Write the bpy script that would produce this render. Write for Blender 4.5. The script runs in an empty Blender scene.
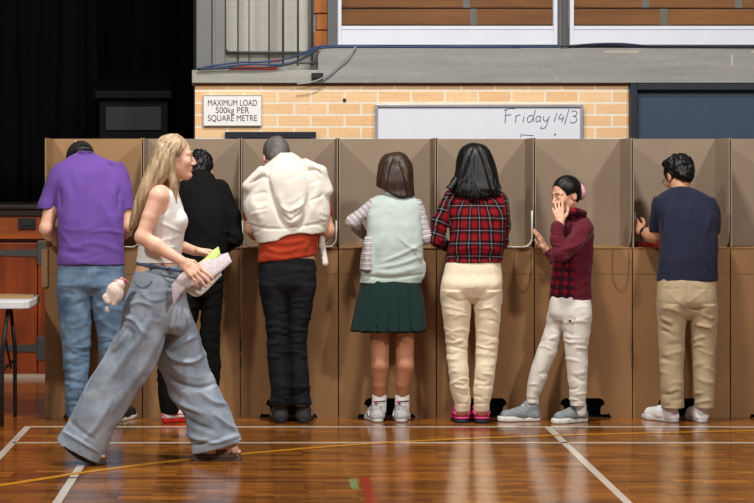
import bpy, bmesh, math, random
import numpy as np
from mathutils import Vector, Matrix
random.seed(7)
sc = bpy.context.scene
COL = sc.collection
PI = math.pi

# ---------------------------------------------------------------- camera, world, lights, exposure
CAMH = 1.519; FOC = 2234.0; CX = 274.0; CY = 168.0
cd = bpy.data.cameras.new('camera'); cam = bpy.data.objects.new('camera', cd); COL.objects.link(cam)
cam.location = (0, 0, CAMH); cam.rotation_euler = (PI/2, 0, 0)
cd.sensor_fit = 'HORIZONTAL'; cd.sensor_width = 36; cd.lens = FOC/754*36
cd.shift_x = (377-CX)/754; cd.shift_y = -(251.5-CY)/754
cd.clip_start = .1; cd.clip_end = 200
sc.camera = cam
w = bpy.data.worlds.new('world'); sc.world = w; w.use_nodes = True
w.node_tree.nodes['Background'].inputs[0].default_value = (1, .97, .94, 1)
w.node_tree.nodes['Background'].inputs[1].default_value = .15
sc.view_settings.view_transform = 'Standard'; sc.view_settings.look = 'None'
sc.view_settings.exposure = 0.0; sc.view_settings.gamma = 1; sc.view_settings.use_curve_mapping = False
def area(name, loc, target, size, power, col=(1, .96, .9)):
    l = bpy.data.lights.new(name, 'AREA'); l.shape = 'SQUARE'; l.size = size; l.energy = power; l.color = col
    o = bpy.data.objects.new(name, l); COL.objects.link(o); o.location = loc
    o.rotation_euler = (Vector(target)-Vector(loc)).to_track_quat('-Z', 'Y').to_euler(); return o
area('gym_light_right', (5.2, 6.0, 6.6), (.8, 13.6, 1.0), .55, 430)
area('gym_light_left', (-4.6, 6.5, 6.6), (.5, 13.6, 1.0), .55, 380)
area('gym_light_overhead', (.5, 10.9, 6.8), (.6, 13.6, 1.0), .6, 370)
area('gym_light_front', (-.6, 4.0, 6.8), (0, 13.0, .8), 2.0, 60)

# ---------------------------------------------------------------- helpers
def wp(px, py, Y):
    """surveyed image point at depth Y -> place in the hall"""
    return Vector(((px-CX)*Y/FOC, Y, CAMH-(py-CY)*Y/FOC))
def fl(px, py):
    Y = CAMH*FOC/(py-CY); return Vector(((px-CX)*Y/FOC, Y, 0))
def tag(o, label=None, cat=None, group=None, kind=None):
    if label: o['label'] = label
    if cat: o['category'] = cat
    if group: o['group'] = group
    if kind: o['kind'] = kind
    return o
def empty(name, loc, parent=None):
    o = bpy.data.objects.new(name, None); COL.objects.link(o); o.location = loc; o.empty_display_size = .1
    o.parent = parent; return o
def origin_of(parent):
    v = Vector((0, 0, 0))
    while parent: v += Vector(parent.location); parent = parent.parent
    return v
def link(name, me, mat=None, parent=None):
    """mesh data given in hall coordinates"""
    off = origin_of(parent)
    if parent is not None: me.transform(Matrix.Translation(-off))
    o = bpy.data.objects.new(name, me); COL.objects.link(o); o.parent = parent
    if mat:
        for m in (mat if isinstance(mat, (list, tuple)) else [mat]): me.materials.append(m)
    return o
def recentre(o):
    me = o.data; c = [Vector(v.co) for v in me.vertices]
    mn = Vector((min(p.x for p in c), min(p.y for p in c), min(p.z for p in c)))
    mx = Vector((max(p.x for p in c), max(p.y for p in c), max(p.z for p in c)))
    b = Vector(((mn.x+mx.x)/2, (mn.y+mx.y)/2, mn.z)); me.transform(Matrix.Translation(-b)); o.location = b; return o
class MB:
    def __init__(s): s.bm = bmesh.new()
    def box(s, a, b, bev=0, mi=0, M=None):
        x0, y0, z0 = [min(p, q) for p, q in zip(a, b)]; x1, y1, z1 = [max(p, q) for p, q in zip(a, b)]
        vs = [s.bm.verts.new(p) for p in ((x0,y0,z0),(x1,y0,z0),(x1,y1,z0),(x0,y1,z0),(x0,y0,z1),(x1,y0,z1),(x1,y1,z1),(x0,y1,z1))]
        fs = [s.bm.faces.new([vs[i] for i in f]) for f in ((0,3,2,1),(4,5,6,7),(0,1,5,4),(1,2,6,5),(2,3,7,6),(3,0,4,7))]
        for f in fs: f.material_index = mi
        if bev:
            es = list({e for f in fs for e in f.edges})
            r = bmesh.ops.bevel(s.bm, geom=es, offset=bev, segments=2, affect='EDGES', profile=.5)
            vs = list({v for f in r['faces'] for v in f.verts} | {v for v in vs if v.is_valid})
        if M: bmesh.ops.transform(s.bm, matrix=M, verts=[v for v in vs if v.is_valid])
        return s
    def prism(s, pts, d, mi=0, bev=0):
        """pts: 3D polygon, extruded by vector d"""
        a = [s.bm.verts.new(p) for p in pts]; b = [s.bm.verts.new(Vector(p)+Vector(d)) for p in pts]
        n = len(pts); fs = [s.bm.faces.new(a), s.bm.faces.new(b[::-1])]
        for i in range(n): fs.append(s.bm.faces.new((a[i], b[i], b[(i+1) % n], a[(i+1) % n])))
        for f in fs: f.material_index = mi
        bmesh.ops.recalc_face_normals(s.bm, faces=fs)
        if bev: bmesh.ops.bevel(s.bm, geom=list({e for f in fs for e in f.edges}), offset=bev, segments=2, affect='EDGES', profile=.5)
        return s
    def tube(s, pts, r, seg=8, mi=0, closed=False):
        pts = [Vector(p) for p in pts]; n = len(pts); rings = []
        rs = r if isinstance(r, (list, tuple)) else [r]*n
        up = None
        for i, p in enumerate(pts):
            t = (pts[min(i+1, n-1)]-pts[max(i-1, 0)]) if not closed else (pts[(i+1) % n]-pts[i-1])
            t.normalize()
            if up is None: up = t.orthogonal().normalized()
            up = (up-t*up.dot(t)).normalized(); q = t.cross(up)
            rings.append([s.bm.verts.new(p+(up*math.cos(a)+q*math.sin(a))*rs[i]) for a in [2*PI*k/seg for k in range(seg)]])
        m = n if closed else n-1
        for i in range(m):
            A, B = rings[i], rings[(i+1) % n]
            for k in range(seg):
                f = s.bm.faces.new((A[k], A[(k+1) % seg], B[(k+1) % seg], B[k])); f.smooth = True; f.material_index = mi
        if not closed:
            s.bm.faces.new(rings[0][::-1]).material_index = mi; s.bm.faces.new(rings[-1]).material_index = mi
        return s
    def grid(s, P, mi=0):
        """P: rows of points -> sheet"""
        V = [[s.bm.verts.new(p) for p in r] for r in P]
        for i in range(len(P)-1):
            for j in range(len(P[0])-1):
                f = s.bm.faces.new((V[i][j], V[i][j+1], V[i+1][j+1], V[i+1][j])); f.smooth = True; f.material_index = mi
        return s
    def ball(s, c, r, rot=None, mi=0, u=16, v=10):
        r = r if isinstance(r, (list, tuple)) else (r, r, r)
        M = Matrix.Translation(c) @ (rot.to_4x4() if rot else Matrix()) @ Matrix.Diagonal((*r, 1))
        q = bmesh.ops.create_uvsphere(s.bm, u_segments=u, v_segments=v, radius=1, matrix=M)
        for f in {f for vv in q['verts'] for f in vv.link_faces}: f.smooth = True; f.material_index = mi
        return s
    def build(s, name, mat=None, parent=None):
        me = bpy.data.meshes.new(name); s.bm.to_mesh(me); s.bm.free(); return link(name, me, mat, parent)
def solid(o, t, off=0):
    m = o.modifiers.new('thick', 'SOLIDIFY'); m.thickness = t; m.offset = off; return o
def catmull(pts, n=8):
    P = [Vector(p) for p in pts]; out = []
    Q = [P[0]*2-P[1]]+P+[P[-1]*2-P[-2]]
    for i in range(1, len(Q)-2):
        for k in range(n):
            t = k/n; a, b, c, d = Q[i-1], Q[i], Q[i+1], Q[i+2]
            out.append(.5*((2*b)+(c-a)*t+(2*a-5*b+4*c-d)*t*t+(3*b-a-3*c+d)*t**3))
    out.append(P[-1]); return out

# ---------------------------------------------------------------- materials
def srgb(c):
    return tuple(((v/255)/12.92 if v/255 <= .04045 else ((v/255+.055)/1.055)**2.4) for v in c)+(1,)
class NT:
    def __init__(s, name):
        s.m = bpy.data.materials.new(name); s.m.use_nodes = True; s.t = s.m.node_tree; s.N = s.t.nodes; s.L = s.t.links
        s.b = s.N['Principled BSDF']
    def n(s, typ, ins=None, **kw):
        x = s.N.new(typ)
        for k, v in kw.items(): setattr(x, k, v)
        for k, v in (ins or {}).items(): s.to(v, x.inputs[k])
        return x
    def to(s, v, sock):
        if isinstance(v, bpy.types.NodeSocket): s.L.new(v, sock)
        elif isinstance(v, bpy.types.Node): s.L.new(v.outputs[0], sock)
        else: sock.default_value = v
    def math(s, op, a, b=0.0, c=0.0):
        x = s.n('ShaderNodeMath', {0: a, 1: b, 2: c}, operation=op); return x.outputs[0]
    def coord(s, scale=(1, 1, 1), loc=(0, 0, 0), rot=(0, 0, 0), kind='Object'):
        tc = s.n('ShaderNodeTexCoord'); mp = s.n('ShaderNodeMapping', {0: tc.outputs[kind], 'Scale': scale, 'Location': loc, 'Rotation': rot}); return mp.outputs[0]
    def noise(s, vec, scale=5, detail=4, rough=.55):
        return s.n('ShaderNodeTexNoise', {'Vector': vec, 'Scale': scale, 'Detail': detail, 'Roughness': rough}).outputs[0]
    def ramp(s, fac, stops, interp='LINEAR'):
        r = s.n('ShaderNodeValToRGB', {0: fac}); e = r.color_ramp; e.interpolation = interp
        while len(e.elements) < len(stops): e.elements.new(.5)
        for el, (p, c) in zip(e.elements, stops): el.position = p; el.color = c
        return r.outputs[0]
    def mix(s, fac, a, b, mode='MIX'):
        x = s.n('ShaderNodeMix', data_type='RGBA', blend_type=mode)
        s.to(fac, x.inputs[0]); s.to(a, x.inputs[6]); s.to(b, x.inputs[7]); return x.outputs[2]
    def bump(s, h, strength=.3, dist=.01):
        x = s.n('ShaderNodeBump', {'Height': h, 'Strength': strength, 'Distance': dist}); s.L.new(x.outputs[0], s.b.inputs['Normal'])
    def set(s, **kw):
        for k, v in kw.items(): s.to(v, s.b.inputs[k.replace('_', ' ')])
        return s
def plain(name, col, rough=.6, spec=.5, metal=0, var=.12, scale=6, bump=0, bscale=200, sheen=0, sss=0):
    t = NT(name); c = srgb(col)
    v = t.coord()
    n = t.noise(v, scale)
    lo = tuple(x*(1-var) for x in c[:3])+(1,); hi = tuple(min(1, x*(1+var)) for x in c[:3])+(1,)
    t.set(Base_Color=t.ramp(n, [(.3, lo), (.7, hi)]), Roughness=rough, Metallic=metal)
    t.b.inputs['Specular IOR Level'].default_value = spec
    if sheen: t.b.inputs['Sheen Weight'].default_value = sheen
    if sss:
        t.b.inputs['Subsurface Weight'].default_value = sss; t.b.inputs['Subsurface Scale'].default_value = .01
        t.b.inputs['Subsurface Radius'].default_value = (1, .35, .2)
    if bump: t.bump(t.noise(v, bscale, 2), bump, .003)
    return t.m
def skin(name, col): return plain(name, col, .48, .4, var=.07, scale=18, bump=.05, bscale=300, sss=.12)
def hairmat(name, dark, light, freq=90, rough=.46):
    t = NT(name); v = t.coord((freq, freq, freq*.05)); n = t.noise(v, 1, 3, .6); n2 = t.noise(t.coord((9, 9, 1.2)), 1, 2)
    f = t.math('MULTIPLY_ADD', n2, .5, t.math('MULTIPLY', n, .5))
    t.set(Base_Color=t.ramp(f, [(.34, srgb(dark)), (.62, srgb(light))]), Roughness=rough)
    t.b.inputs['Specular IOR Level'].default_value = .32
    t.bump(n, .35, .004); return t.m
def denim(name, lo, hi, mid=None):
    t = NT(name); v = t.coord()
    n = t.noise(v, 7, 5, .6); fine = t.noise(v, 260, 2)
    f = t.math('MULTIPLY_ADD', fine, .28, t.math('MULTIPLY', n, .72))
    t.set(Base_Color=t.ramp(f, [(.36, srgb(lo)), (.64, srgb(hi))]), Roughness=.85)
    t.b.inputs['Specular IOR Level'].default_value = .2
    t.bump(fine, .25, .002); return t.m
def cloth(name, col, var=.08, bs=240, rough=.88, sheen=.05, bump=.15):
    return plain(name, col, rough, .2, var=var, scale=9, bump=bump, bscale=bs, sheen=sheen)
def card(name, col):
    t = NT(name); v = t.coord(); c = srgb(col)
    n = t.noise(v, 3, 4); fl_ = t.n('ShaderNodeTexWave', {'Vector': v, 'Scale': 70.0, 'Distortion': .3}, bands_direction='X').outputs[1]
    f = t.math('MULTIPLY_ADD', fl_, .10, t.math('MULTIPLY', n, .9))
    t.set(Base_Color=t.ramp(f, [(.25, tuple(x*.88 for x in c[:3])+(1,)), (.75, tuple(x*1.1 for x in c[:3])+(1,))]), Roughness=.62)
    t.b.inputs['Specular IOR Level'].default_value = .3
    t.bump(fl_, .05, .002); return t.m
def plaid(name, base, dark, line, per=.073, lw=.07, att='weave', dark_w=.5, lfac=.85):
    t = NT(name); a = t.n('ShaderNodeAttribute', attribute_name=att); sp = t.n('ShaderNodeSeparateXYZ', {0: a.outputs['Vector']})
    def st(s, ph=0):
        f = t.math('FRACT', t.math('ADD', t.math('DIVIDE', s, per), ph+50))
        d = t.math('LESS_THAN', t.math('ABSOLUTE', t.math('SUBTRACT', f, .5)), dark_w/2)
        l = t.math('LESS_THAN', t.math('ABSOLUTE', t.math('SUBTRACT', f, .5)), lw/2)
        l2 = t.math('LESS_THAN', t.math('ABSOLUTE', t.math('SUBTRACT', f, .04)), lw/4)
        return d, l, l2
    du, lu, lu2 = st(sp.outputs[0]); dv, lv, lv2 = st(sp.outputs[1])
    cur = srgb(base)
    both = t.math('MULTIPLY', t.math('ADD', du, dv), .76)
    c = t.mix(both, cur, srgb(dark))
    c = t.mix(t.math('MULTIPLY', t.math('ADD', lu, lv), lfac), c, srgb(line))
    n = t.noise(t.coord(), 300, 1)
    t.set(Base_Color=c, Roughness=.9); t.b.inputs['Specular IOR Level'].default_value = .15
    t.bump(n, .2, .002); return t.m
def wood(name, lo, hi, axis='Z', rough=.4, sc_=1.0):
    t = NT(name); s = {'Z': (14, 14, .9), 'X': (.9, 14, 14), 'Y': (14, .9, 14)}[axis]
    v = t.coord(tuple(q*sc_ for q in s)); n = t.noise(v, 1, 5, .6); n2 = t.noise(t.coord(), 2.2, 2)
    f = t.math('MULTIPLY_ADD', n2, .4, t.math('MULTIPLY', n, .6))
    t.set(Base_Color=t.ramp(f, [(.33, srgb(lo)), (.67, srgb(hi))]), Roughness=rough); t.bump(n, .1, .003); return t.m
M = {}
M['black'] = plain('black_paint', (5, 5, 6), .6)
M['blackgloss'] = plain('black_laminate', (2, 2, 3), .6, .12)
M['curtain'] = plain('black_velvet', (4, 4, 6), .95, .1, sheen=0)
M['white'] = plain('white_paint', (228, 230, 235), .45, var=.03)
M['greypaint'] = plain('grey_steel_paint', (118, 119, 118), .5, var=.06)
M['greydark'] = plain('dark_grey_steel_paint', (88, 90, 92), .5, var=.06)
M['cardboard'] = card('brown_cardboard', (144, 107, 71))
M['cardboard_grey'] = card('greyish_cardboard', (143, 125, 107))
M['cardboard_warm'] = card('warm_cardboard', (156, 122, 86))
M['cardwhite'] = plain('white_card', (225, 222, 215), .55, var=.03)
M['rubber'] = plain('black_rubber', (14, 14, 16), .7)

# ---------------------------------------------------------------- implicit modelling of organic shapes
def hsh(i, j, k):
    n = (i*73856093) ^ (j*19349663) ^ (k*83492791); n = (n ^ (n >> 13))*1274126177; return ((n ^ (n >> 16)) & 0xffff)/65535.0
def vnoise(p):
    p = np.asarray(p, dtype=np.float64); i = np.floor(p).astype(np.int64); f = p-i; f = f*f*(3-2*f); r = 0
    for a in (0, 1):
        for b in (0, 1):
            for c in (0, 1):
                wt = (f[:, 0] if a else 1-f[:, 0])*(f[:, 1] if b else 1-f[:, 1])*(f[:, 2] if c else 1-f[:, 2])
                r = r+wt*hsh(i[:, 0]+a, i[:, 1]+b, i[:, 2]+c)
    return r*2-1
def seg_dist(p, a, b):
    a = np.array(a); b = np.array(b); ab = b-a; t = np.clip(((p-a)@ab)/max(ab@ab, 1e-12), 0, 1)
    return np.linalg.norm(p-a-t[:, None]*ab, axis=1), t
class Field:
    def __init__(s, h=.005): s.h = h; s.ops = []; s.planes = []; s.rec = []
    def cone(s, a, b, ra, rb=None, k=.012, flat=None, op='u'):
        rb = ra if rb is None else rb; a = np.array(a, float); b = np.array(b, float); fl_ = np.array(flat or (1, 1, 1), float)
        R = max(ra, rb)*max(fl_.max(), 1)
        lo = np.minimum(a, b)-R; hi = np.maximum(a, b)+R; a2, b2 = a/fl_, b/fl_; ba = b2-a2; L = float(ba@ba)+1e-9; m = fl_.min()
        def f(X, Y, Z):
            px, py, pz = X/fl_[0]-a2[0], Y/fl_[1]-a2[1], Z/fl_[2]-a2[2]
            t = np.clip((px*ba[0]+py*ba[1]+pz*ba[2])/L, 0, 1)
            return (np.sqrt((px-t*ba[0])**2+(py-t*ba[1])**2+(pz-t*ba[2])**2)-(ra+(rb-ra)*t))*m
        s.ops.append((f, lo, hi, k, op)); return s
    def chain(s, pts, rs, k=.012, flat=None, op='u'):
        for i in range(len(pts)-1): s.cone(pts[i], pts[i+1], rs[i], rs[i+1], k, flat, op)
        return s
    def ell(s, c, r, R=None, k=.012, op='u'):
        c = np.array(c, float); r = np.array(r, float); Rm = np.array(R) if R is not None else np.eye(3); q = r.max()
        def f(X, Y, Z):
            x, y, z = X-c[0], Y-c[1], Z-c[2]
            u = (x*Rm[0, 0]+y*Rm[1, 0]+z*Rm[2, 0]); v = (x*Rm[0, 1]+y*Rm[1, 1]+z*Rm[2, 1]); w_ = (x*Rm[0, 2]+y*Rm[1, 2]+z*Rm[2, 2])
            k0 = np.sqrt((u/r[0])**2+(v/r[1])**2+(w_/r[2])**2)+1e-6; k1 = np.sqrt((u/r[0]**2)**2+(v/r[1]**2)**2+(w_/r[2]**2)**2)+1e-6
            return k0*(k0-1)/k1
        s.ops.append((f, c-q, c+q, k, op)); return s
    def loft(s, rows, shrink=0., k=.015, e=2.0, op='u', z0=None, z1=None):
        """rows: (z, cx, cy, rx, ry)"""
        A = np.array(sorted(rows), float); Z0 = A[:, 0]; s.rec.append((rows, k, e))
        n = len(A); zz = np.linspace(Z0[0], Z0[-1], 90); D = np.zeros_like(A)
        for i in range(n):
            if i == 0: D[i] = (A[1]-A[0])/(Z0[1]-Z0[0])
            elif i == n-1: D[i] = (A[-1]-A[-2])/(Z0[-1]-Z0[-2])
            else:
                d0 = (A[i]-A[i-1])/(Z0[i]-Z0[i-1]); d1 = (A[i+1]-A[i])/(Z0[i+1]-Z0[i])
                D[i] = np.where(d0*d1 > 0, 2*d0*d1/np.where(np.abs(d0+d1) < 1e-9, 1, d0+d1), 0)
        idx = np.clip(np.searchsorted(Z0, zz)-1, 0, n-2); hh = Z0[idx+1]-Z0[idx]; t = ((zz-Z0[idx])/hh)[:, None]; hh = hh[:, None]
        T = (2*t**3-3*t**2+1)*A[idx]+(t**3-2*t**2+t)*hh*D[idx]+(-2*t**3+3*t**2)*A[idx+1]+(t**3-t**2)*hh*D[idx+1]
        T[:, 3] = np.maximum(T[:, 3]-shrink, .012); T[:, 4] = np.maximum(T[:, 4]-shrink, .012)
        lo = np.array([(T[:, 1]-T[:, 3]).min(), (T[:, 2]-T[:, 4]).min(), Z0[0] if z0 is None else z0])
        hi = np.array([(T[:, 1]+T[:, 3]).max(), (T[:, 2]+T[:, 4]).max(), Z0[-1] if z1 is None else z1])
        def f(X, Y, Z):
            z = Z[0, 0, :]; c = [np.interp(z, zz, T[:, i])[None, None, :] for i in (1, 2, 3, 4)]
            u = np.abs(X-c[0]); v = np.abs(Y-c[1]); rx, ry = c[2], c[3]
            if e == 2.0:
                k0 = np.sqrt((u/rx)**2+(v/ry)**2)+1e-6; k1 = np.sqrt((u/rx**2)**2+(v/ry**2)**2)+1e-6; d = k0*(k0-1)/k1
            else:
                k0 = ((u/rx)**e+(v/ry)**e)**(1/e)+1e-6; d = (k0-1)*np.minimum(rx, ry)
            return np.maximum(d, np.maximum(lo[2]-Z, Z-hi[2]))
        s.ops.append((f, lo, hi, k, op)); return s
    def inner(s, G, shrink=.014, zmin=-1):
        for rows, k, e in G.rec:
            if max(r[0] for r in rows) > zmin: s.loft(rows, shrink, k, e, z0=max(zmin, min(r[0] for r in rows)))
        return s
    def plane(s, p, n, k=0.):
        """keep the side n points away from"""
        s.planes.append((np.array(p, float), np.array(Vector(n).normalized()), k)); return s
    def build(s, name, mat, parent=None, disp=None, opens=None, thick=.004, weave=None, smooth=0, keep=None):
        h = s.h; U = [o for o in s.ops if o[4] == 'u']
        lo = np.min([o[1] for o in U], 0)-3*h-.012; hi = np.max([o[2] for o in U], 0)+3*h+.012
        n = np.ceil((hi-lo)/h).astype(int)+1; ax = [lo[i]+h*np.arange(n[i]) for i in range(3)]
        F = np.full(n, .5, np.float32)
        for f, a, b, k, op in s.ops:
            i0 = np.clip(np.floor((a-k-2.5*h-lo)/h).astype(int), 0, n-1); i1 = np.clip(np.ceil((b+k+2.5*h-lo)/h).astype(int)+1, 0, n)
            if (i1 <= i0).any(): continue
            sl = tuple(slice(i0[i], i1[i]) for i in range(3))
            X = ax[0][sl[0]][:, None, None]; Y = ax[1][sl[1]][None, :, None]; Z = ax[2][sl[2]][None, None, :]
            d = f(X, Y, Z).astype(np.float32); c = F[sl]
            if op == 'u':
                g = np.maximum(k-np.abs(c-d), 0); F[sl] = np.minimum(c, d)-g*g/(4*k)
            else:
                d = -d; g = np.maximum(k-np.abs(c-d), 0); F[sl] = np.maximum(c, d)+g*g/(4*k)
        for p, nn, k in s.planes:
            d = ((ax[0][:, None, None]-p[0])*nn[0]+(ax[1][None, :, None]-p[1])*nn[1]+(ax[2][None, None, :]-p[2])*nn[2]).astype(np.float32)
            F = np.maximum(F, d)
        V, Q = nets(F, lo, h)
        Vn = vnorm(V, Q)
        if disp is not None:
            d = disp(V, Vn); V = V+Vn*d[:, None]
        if opens:
            c = V[Q].mean(1); kill = np.zeros(len(Q), bool); e1 = V[Q[:, 1]]-V[Q[:, 0]]; fn = np.cross(V[Q[:, 2]]-V[Q[:, 0]], V[Q[:, 3]]-V[Q[:, 1]])
            fn /= np.linalg.norm(fn, axis=1)[:, None]+1e-12
            for p, nn, rad in opens:
                nn = np.array(Vector(nn).normalized()); p = np.array(p)
                kill |= (((c-p)@nn) > -.8*h) & (fn@nn > .5) & (np.linalg.norm(c-p, axis=1) < rad)
            Q = Q[~kill]
        me = bpy.data.meshes.new(name); me.vertices.add(len(V)); me.vertices.foreach_set('co', V.astype(np.float32).ravel())
        me.loops.add(len(Q)*4); me.loops.foreach_set('vertex_index', Q.astype(np.int32).ravel()); me.polygons.add(len(Q))
        me.polygons.foreach_set('loop_start', (np.arange(len(Q))*4).astype(np.int32))
        me.polygons.foreach_set('use_smooth', np.ones(len(Q), bool)); me.update(calc_edges=True)
        if weave:
            W = np.zeros((len(V), 3)); best = np.full(len(V), 9.)
            for a, b, R, off in weave:
                a = np.array(a, float); b = np.array(b, float); dist, t = seg_dist(V, a, b); L = np.linalg.norm(b-a); ax_ = (b-a)/L
                r0 = np.array([0, -1, 0.]); r0 -= ax_*(r0@ax_); r0 /= np.linalg.norm(r0); r1 = np.cross(ax_, r0)
                q = V-a; th = np.arctan2(q@r1, q@r0); sc_ = dist-R; m = sc_ < best
                W[m] = np.stack([th*R+off[0], q@ax_+off[1], th*0], 1)[m]; best = np.where(m, sc_, best)
            at = me.attributes.new('weave', 'FLOAT_VECTOR', 'POINT'); at.data.foreach_set('vector', W.astype(np.float32).ravel())
        o = link(name, me, mat, parent)
        if opens: solid(o, thick, -1)
        return o
def nets(F, lo, h):
    S = F < 0; n = np.array(F.shape); C = n-1; ids = []; pos = []; quads = []
    cid = lambda i, j, k: (i*C[1]+j)*C[2]+k
    for ax in range(3):
        s0 = [slice(None)]*3; s1 = [slice(None)]*3; s0[ax] = slice(0, -1); s1[ax] = slice(1, None)
        a = S[tuple(s0)]; b = S[tuple(s1)]; I = np.argwhere(a != b)
        if ax == 0: u, v = 1, 2
        elif ax == 1: u, v = 2, 0
        else: u, v = 0, 1
        ok = (I[:, u] > 0) & (I[:, v] > 0) & (I[:, u] < C[u]) & (I[:, v] < C[v]); I = I[ok]
        J = I.copy(); J[:, ax] += 1
        f0 = F[I[:, 0], I[:, 1], I[:, 2]]; f1 = F[J[:, 0], J[:, 1], J[:, 2]]; t = f0/(f0-f1); P = I.astype(float); P[:, ax] += t
        q = []
        for du, dv in ((1, 1), (0, 1), (0, 0), (1, 0)):
            K = I.copy(); K[:, u] -= du; K[:, v] -= dv; c = cid(K[:, 0], K[:, 1], K[:, 2]); ids.append(c); pos.append(P); q.append(c)
        q = np.stack(q, 1); fl_ = ~S[I[:, 0], I[:, 1], I[:, 2]]; q[fl_] = q[fl_][:, ::-1]; quads.append(q)
    ids = np.concatenate(ids); pos = np.concatenate(pos); Q = np.concatenate(quads)
    uq, inv = np.unique(ids, return_inverse=True); inv = inv.ravel(); cnt = np.bincount(inv)
    V = np.stack([np.bincount(inv, pos[:, i])/cnt for i in range(3)], 1)*h+lo
    return V, np.searchsorted(uq, Q)
def vnorm(V, Q):
    fn = np.cross(V[Q[:, 2]]-V[Q[:, 0]], V[Q[:, 3]]-V[Q[:, 1]]); N = np.zeros_like(V)
    for i in range(3):
        for a in range(3): N[:, a] += np.bincount(Q[:, i], fn[:, a], len(V))
    for a in range(3): N[:, a] += np.bincount(Q[:, 3], fn[:, a], len(V))
    return N/(np.linalg.norm(N, axis=1)[:, None]+1e-12)
# ================================================================ THE HALL
def struct(o): o['kind'] = 'structure'; return o
def floor_mat():
    t = NT('timber_floor')
    v = t.coord()
    br = t.n('ShaderNodeTexBrick', {'Vector': v, 'Color1': srgb((172, 108, 36)), 'Color2': srgb((120, 68, 18)), 'Mortar': srgb((58, 28, 12)),
             'Scale': 1.0, 'Mortar Size': .0022, 'Mortar Smooth': .4, 'Bias': .05, 'Brick Width': .24, 'Row Height': .055}, offset=.37, squash=1)
    br2 = t.n('ShaderNodeTexBrick', {'Vector': v, 'Color1': (.45, .43, .42, 1), 'Color2': (1.3, 1.25, 1.15, 1), 'Mortar': (.9, .9, .9, 1),
             'Scale': 1.0, 'Mortar Size': 0.0, 'Bias': 0.0, 'Brick Width': .36, 'Row Height': .11}, offset=.61)
    g = t.noise(t.coord((7, 34, 1)), 1, 6, .65); blot = t.noise(v, 1.1, 3)
    c = t.mix(.7, br.outputs[0], br2.outputs[0], 'MULTIPLY')
    c = t.mix(.6, c, t.ramp(g, [(.3, (.5, .45, .4, 1)), (.7, (1.15, 1.12, 1.1, 1))]), 'MULTIPLY')
    kn = t.noise(t.coord((6, 26, 1), (3, 1, 0)), 1, 2, .5)
    c = t.mix(t.ramp(kn, [(.66, (0, 0, 0, 1)), (.72, (.55, .55, .55, 1))]), c, srgb((70, 32, 14)))
    t.set(Base_Color=c, Roughness=t.ramp(t.noise(v, 14, 3), [(.3, (.13,)*3+(1,)), (.7, (.22,)*3+(1,))]))
    t.b.inputs['Specular IOR Level'].default_value = .6
    t.b.inputs['Coat Weight'].default_value = .3; t.b.inputs['Coat Roughness'].default_value = .12
    h = t.math('ADD', t.math('MULTIPLY', t.noise(t.coord((3, 16, 1)), 1, 2), .6), t.math('MULTIPLY', br.outputs[1], -.15))
    t.bump(h, .10, .01); return t.m
fm = floor_mat()
floor = struct(MB().box((-9, -3, -.06), (11, 24, 0)).build('floor', fm))
def paint(name, c):
    t = NT(name); n = t.noise(t.coord((5, 20, 1)), 2, 5, .7)
    t.set(Base_Color=t.ramp(n, [(.30, tuple(x*.72 for x in srgb(c)[:3])+(1,)), (.5, srgb(c))]), Roughness=.22)
    t.b.inputs['Coat Weight'].default_value = .4; return t.m
P_w = paint('court_paint_white', (214, 205, 192)); P_y = paint('court_paint_yellow', (216, 148, 28)); P_r = paint('court_paint_red', (150, 40, 22))
P_dr = paint('court_paint_faded_red', (104, 42, 26)); P_g = paint('court_paint_green', (110, 140, 96))
def court(x0, y0, x1, y1, m, label):
    o = MB().box((x0, y0, .0004), (x1, y1, .0012)).build('court_line', m, floor); o['label'] = label; return o
XL = -1.445
court(XL-.02, 13.09, 8, 13.13, P_w, 'white line nearest the booths')
court(XL, 12.33, 8, 12.37, P_w, 'second white line across the floor')
court(XL-.02, 2, XL+.02, 13.09, P_w, 'white line running towards the viewer at the far left')
court(XL+.44, 2, XL+.48, 13.09, P_w, 'white line under the striding woman')
court(XL+3.03, 2, XL+3.07, 13.09, P_w, 'white line running towards the viewer on the right')
court(-5, 10.93, fl(352, 478).x, 10.965, P_dr, 'thin faded red line')
a = fl(363, 477); court(a.x-.02, 5, a.x+.03, a.y, P_r, 'short bright red line at the bottom')
a = fl(353, 479); b = fl(353, 489); court(a.x-.02, b.y, a.x+.016, a.y, P_g, 'small green patch beside the red line')
pts = [fl(*q) for q in ((-120, 502), (0, 485.5), (95, 471), (190, 459.5), (300, 449), (420, 441), (560, 435.5), (754, 430.8), (900, 428.5))]
pts = catmull(pts, 6); mb = MB(); A = []; B = []
for i, p in enumerate(pts):
    t = (pts[min(i+1, len(pts)-1)]-pts[max(i-1, 0)]).normalized(); n = Vector((-t.y, t.x, 0)); A.append(p+n*.028+Vector((0, 0, .0018))); B.append(p-n*.028+Vector((0, 0, .0018)))
o = mb.grid([B, A]).build('court_line', P_y, floor); o['label'] = 'long curved yellow line'

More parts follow.
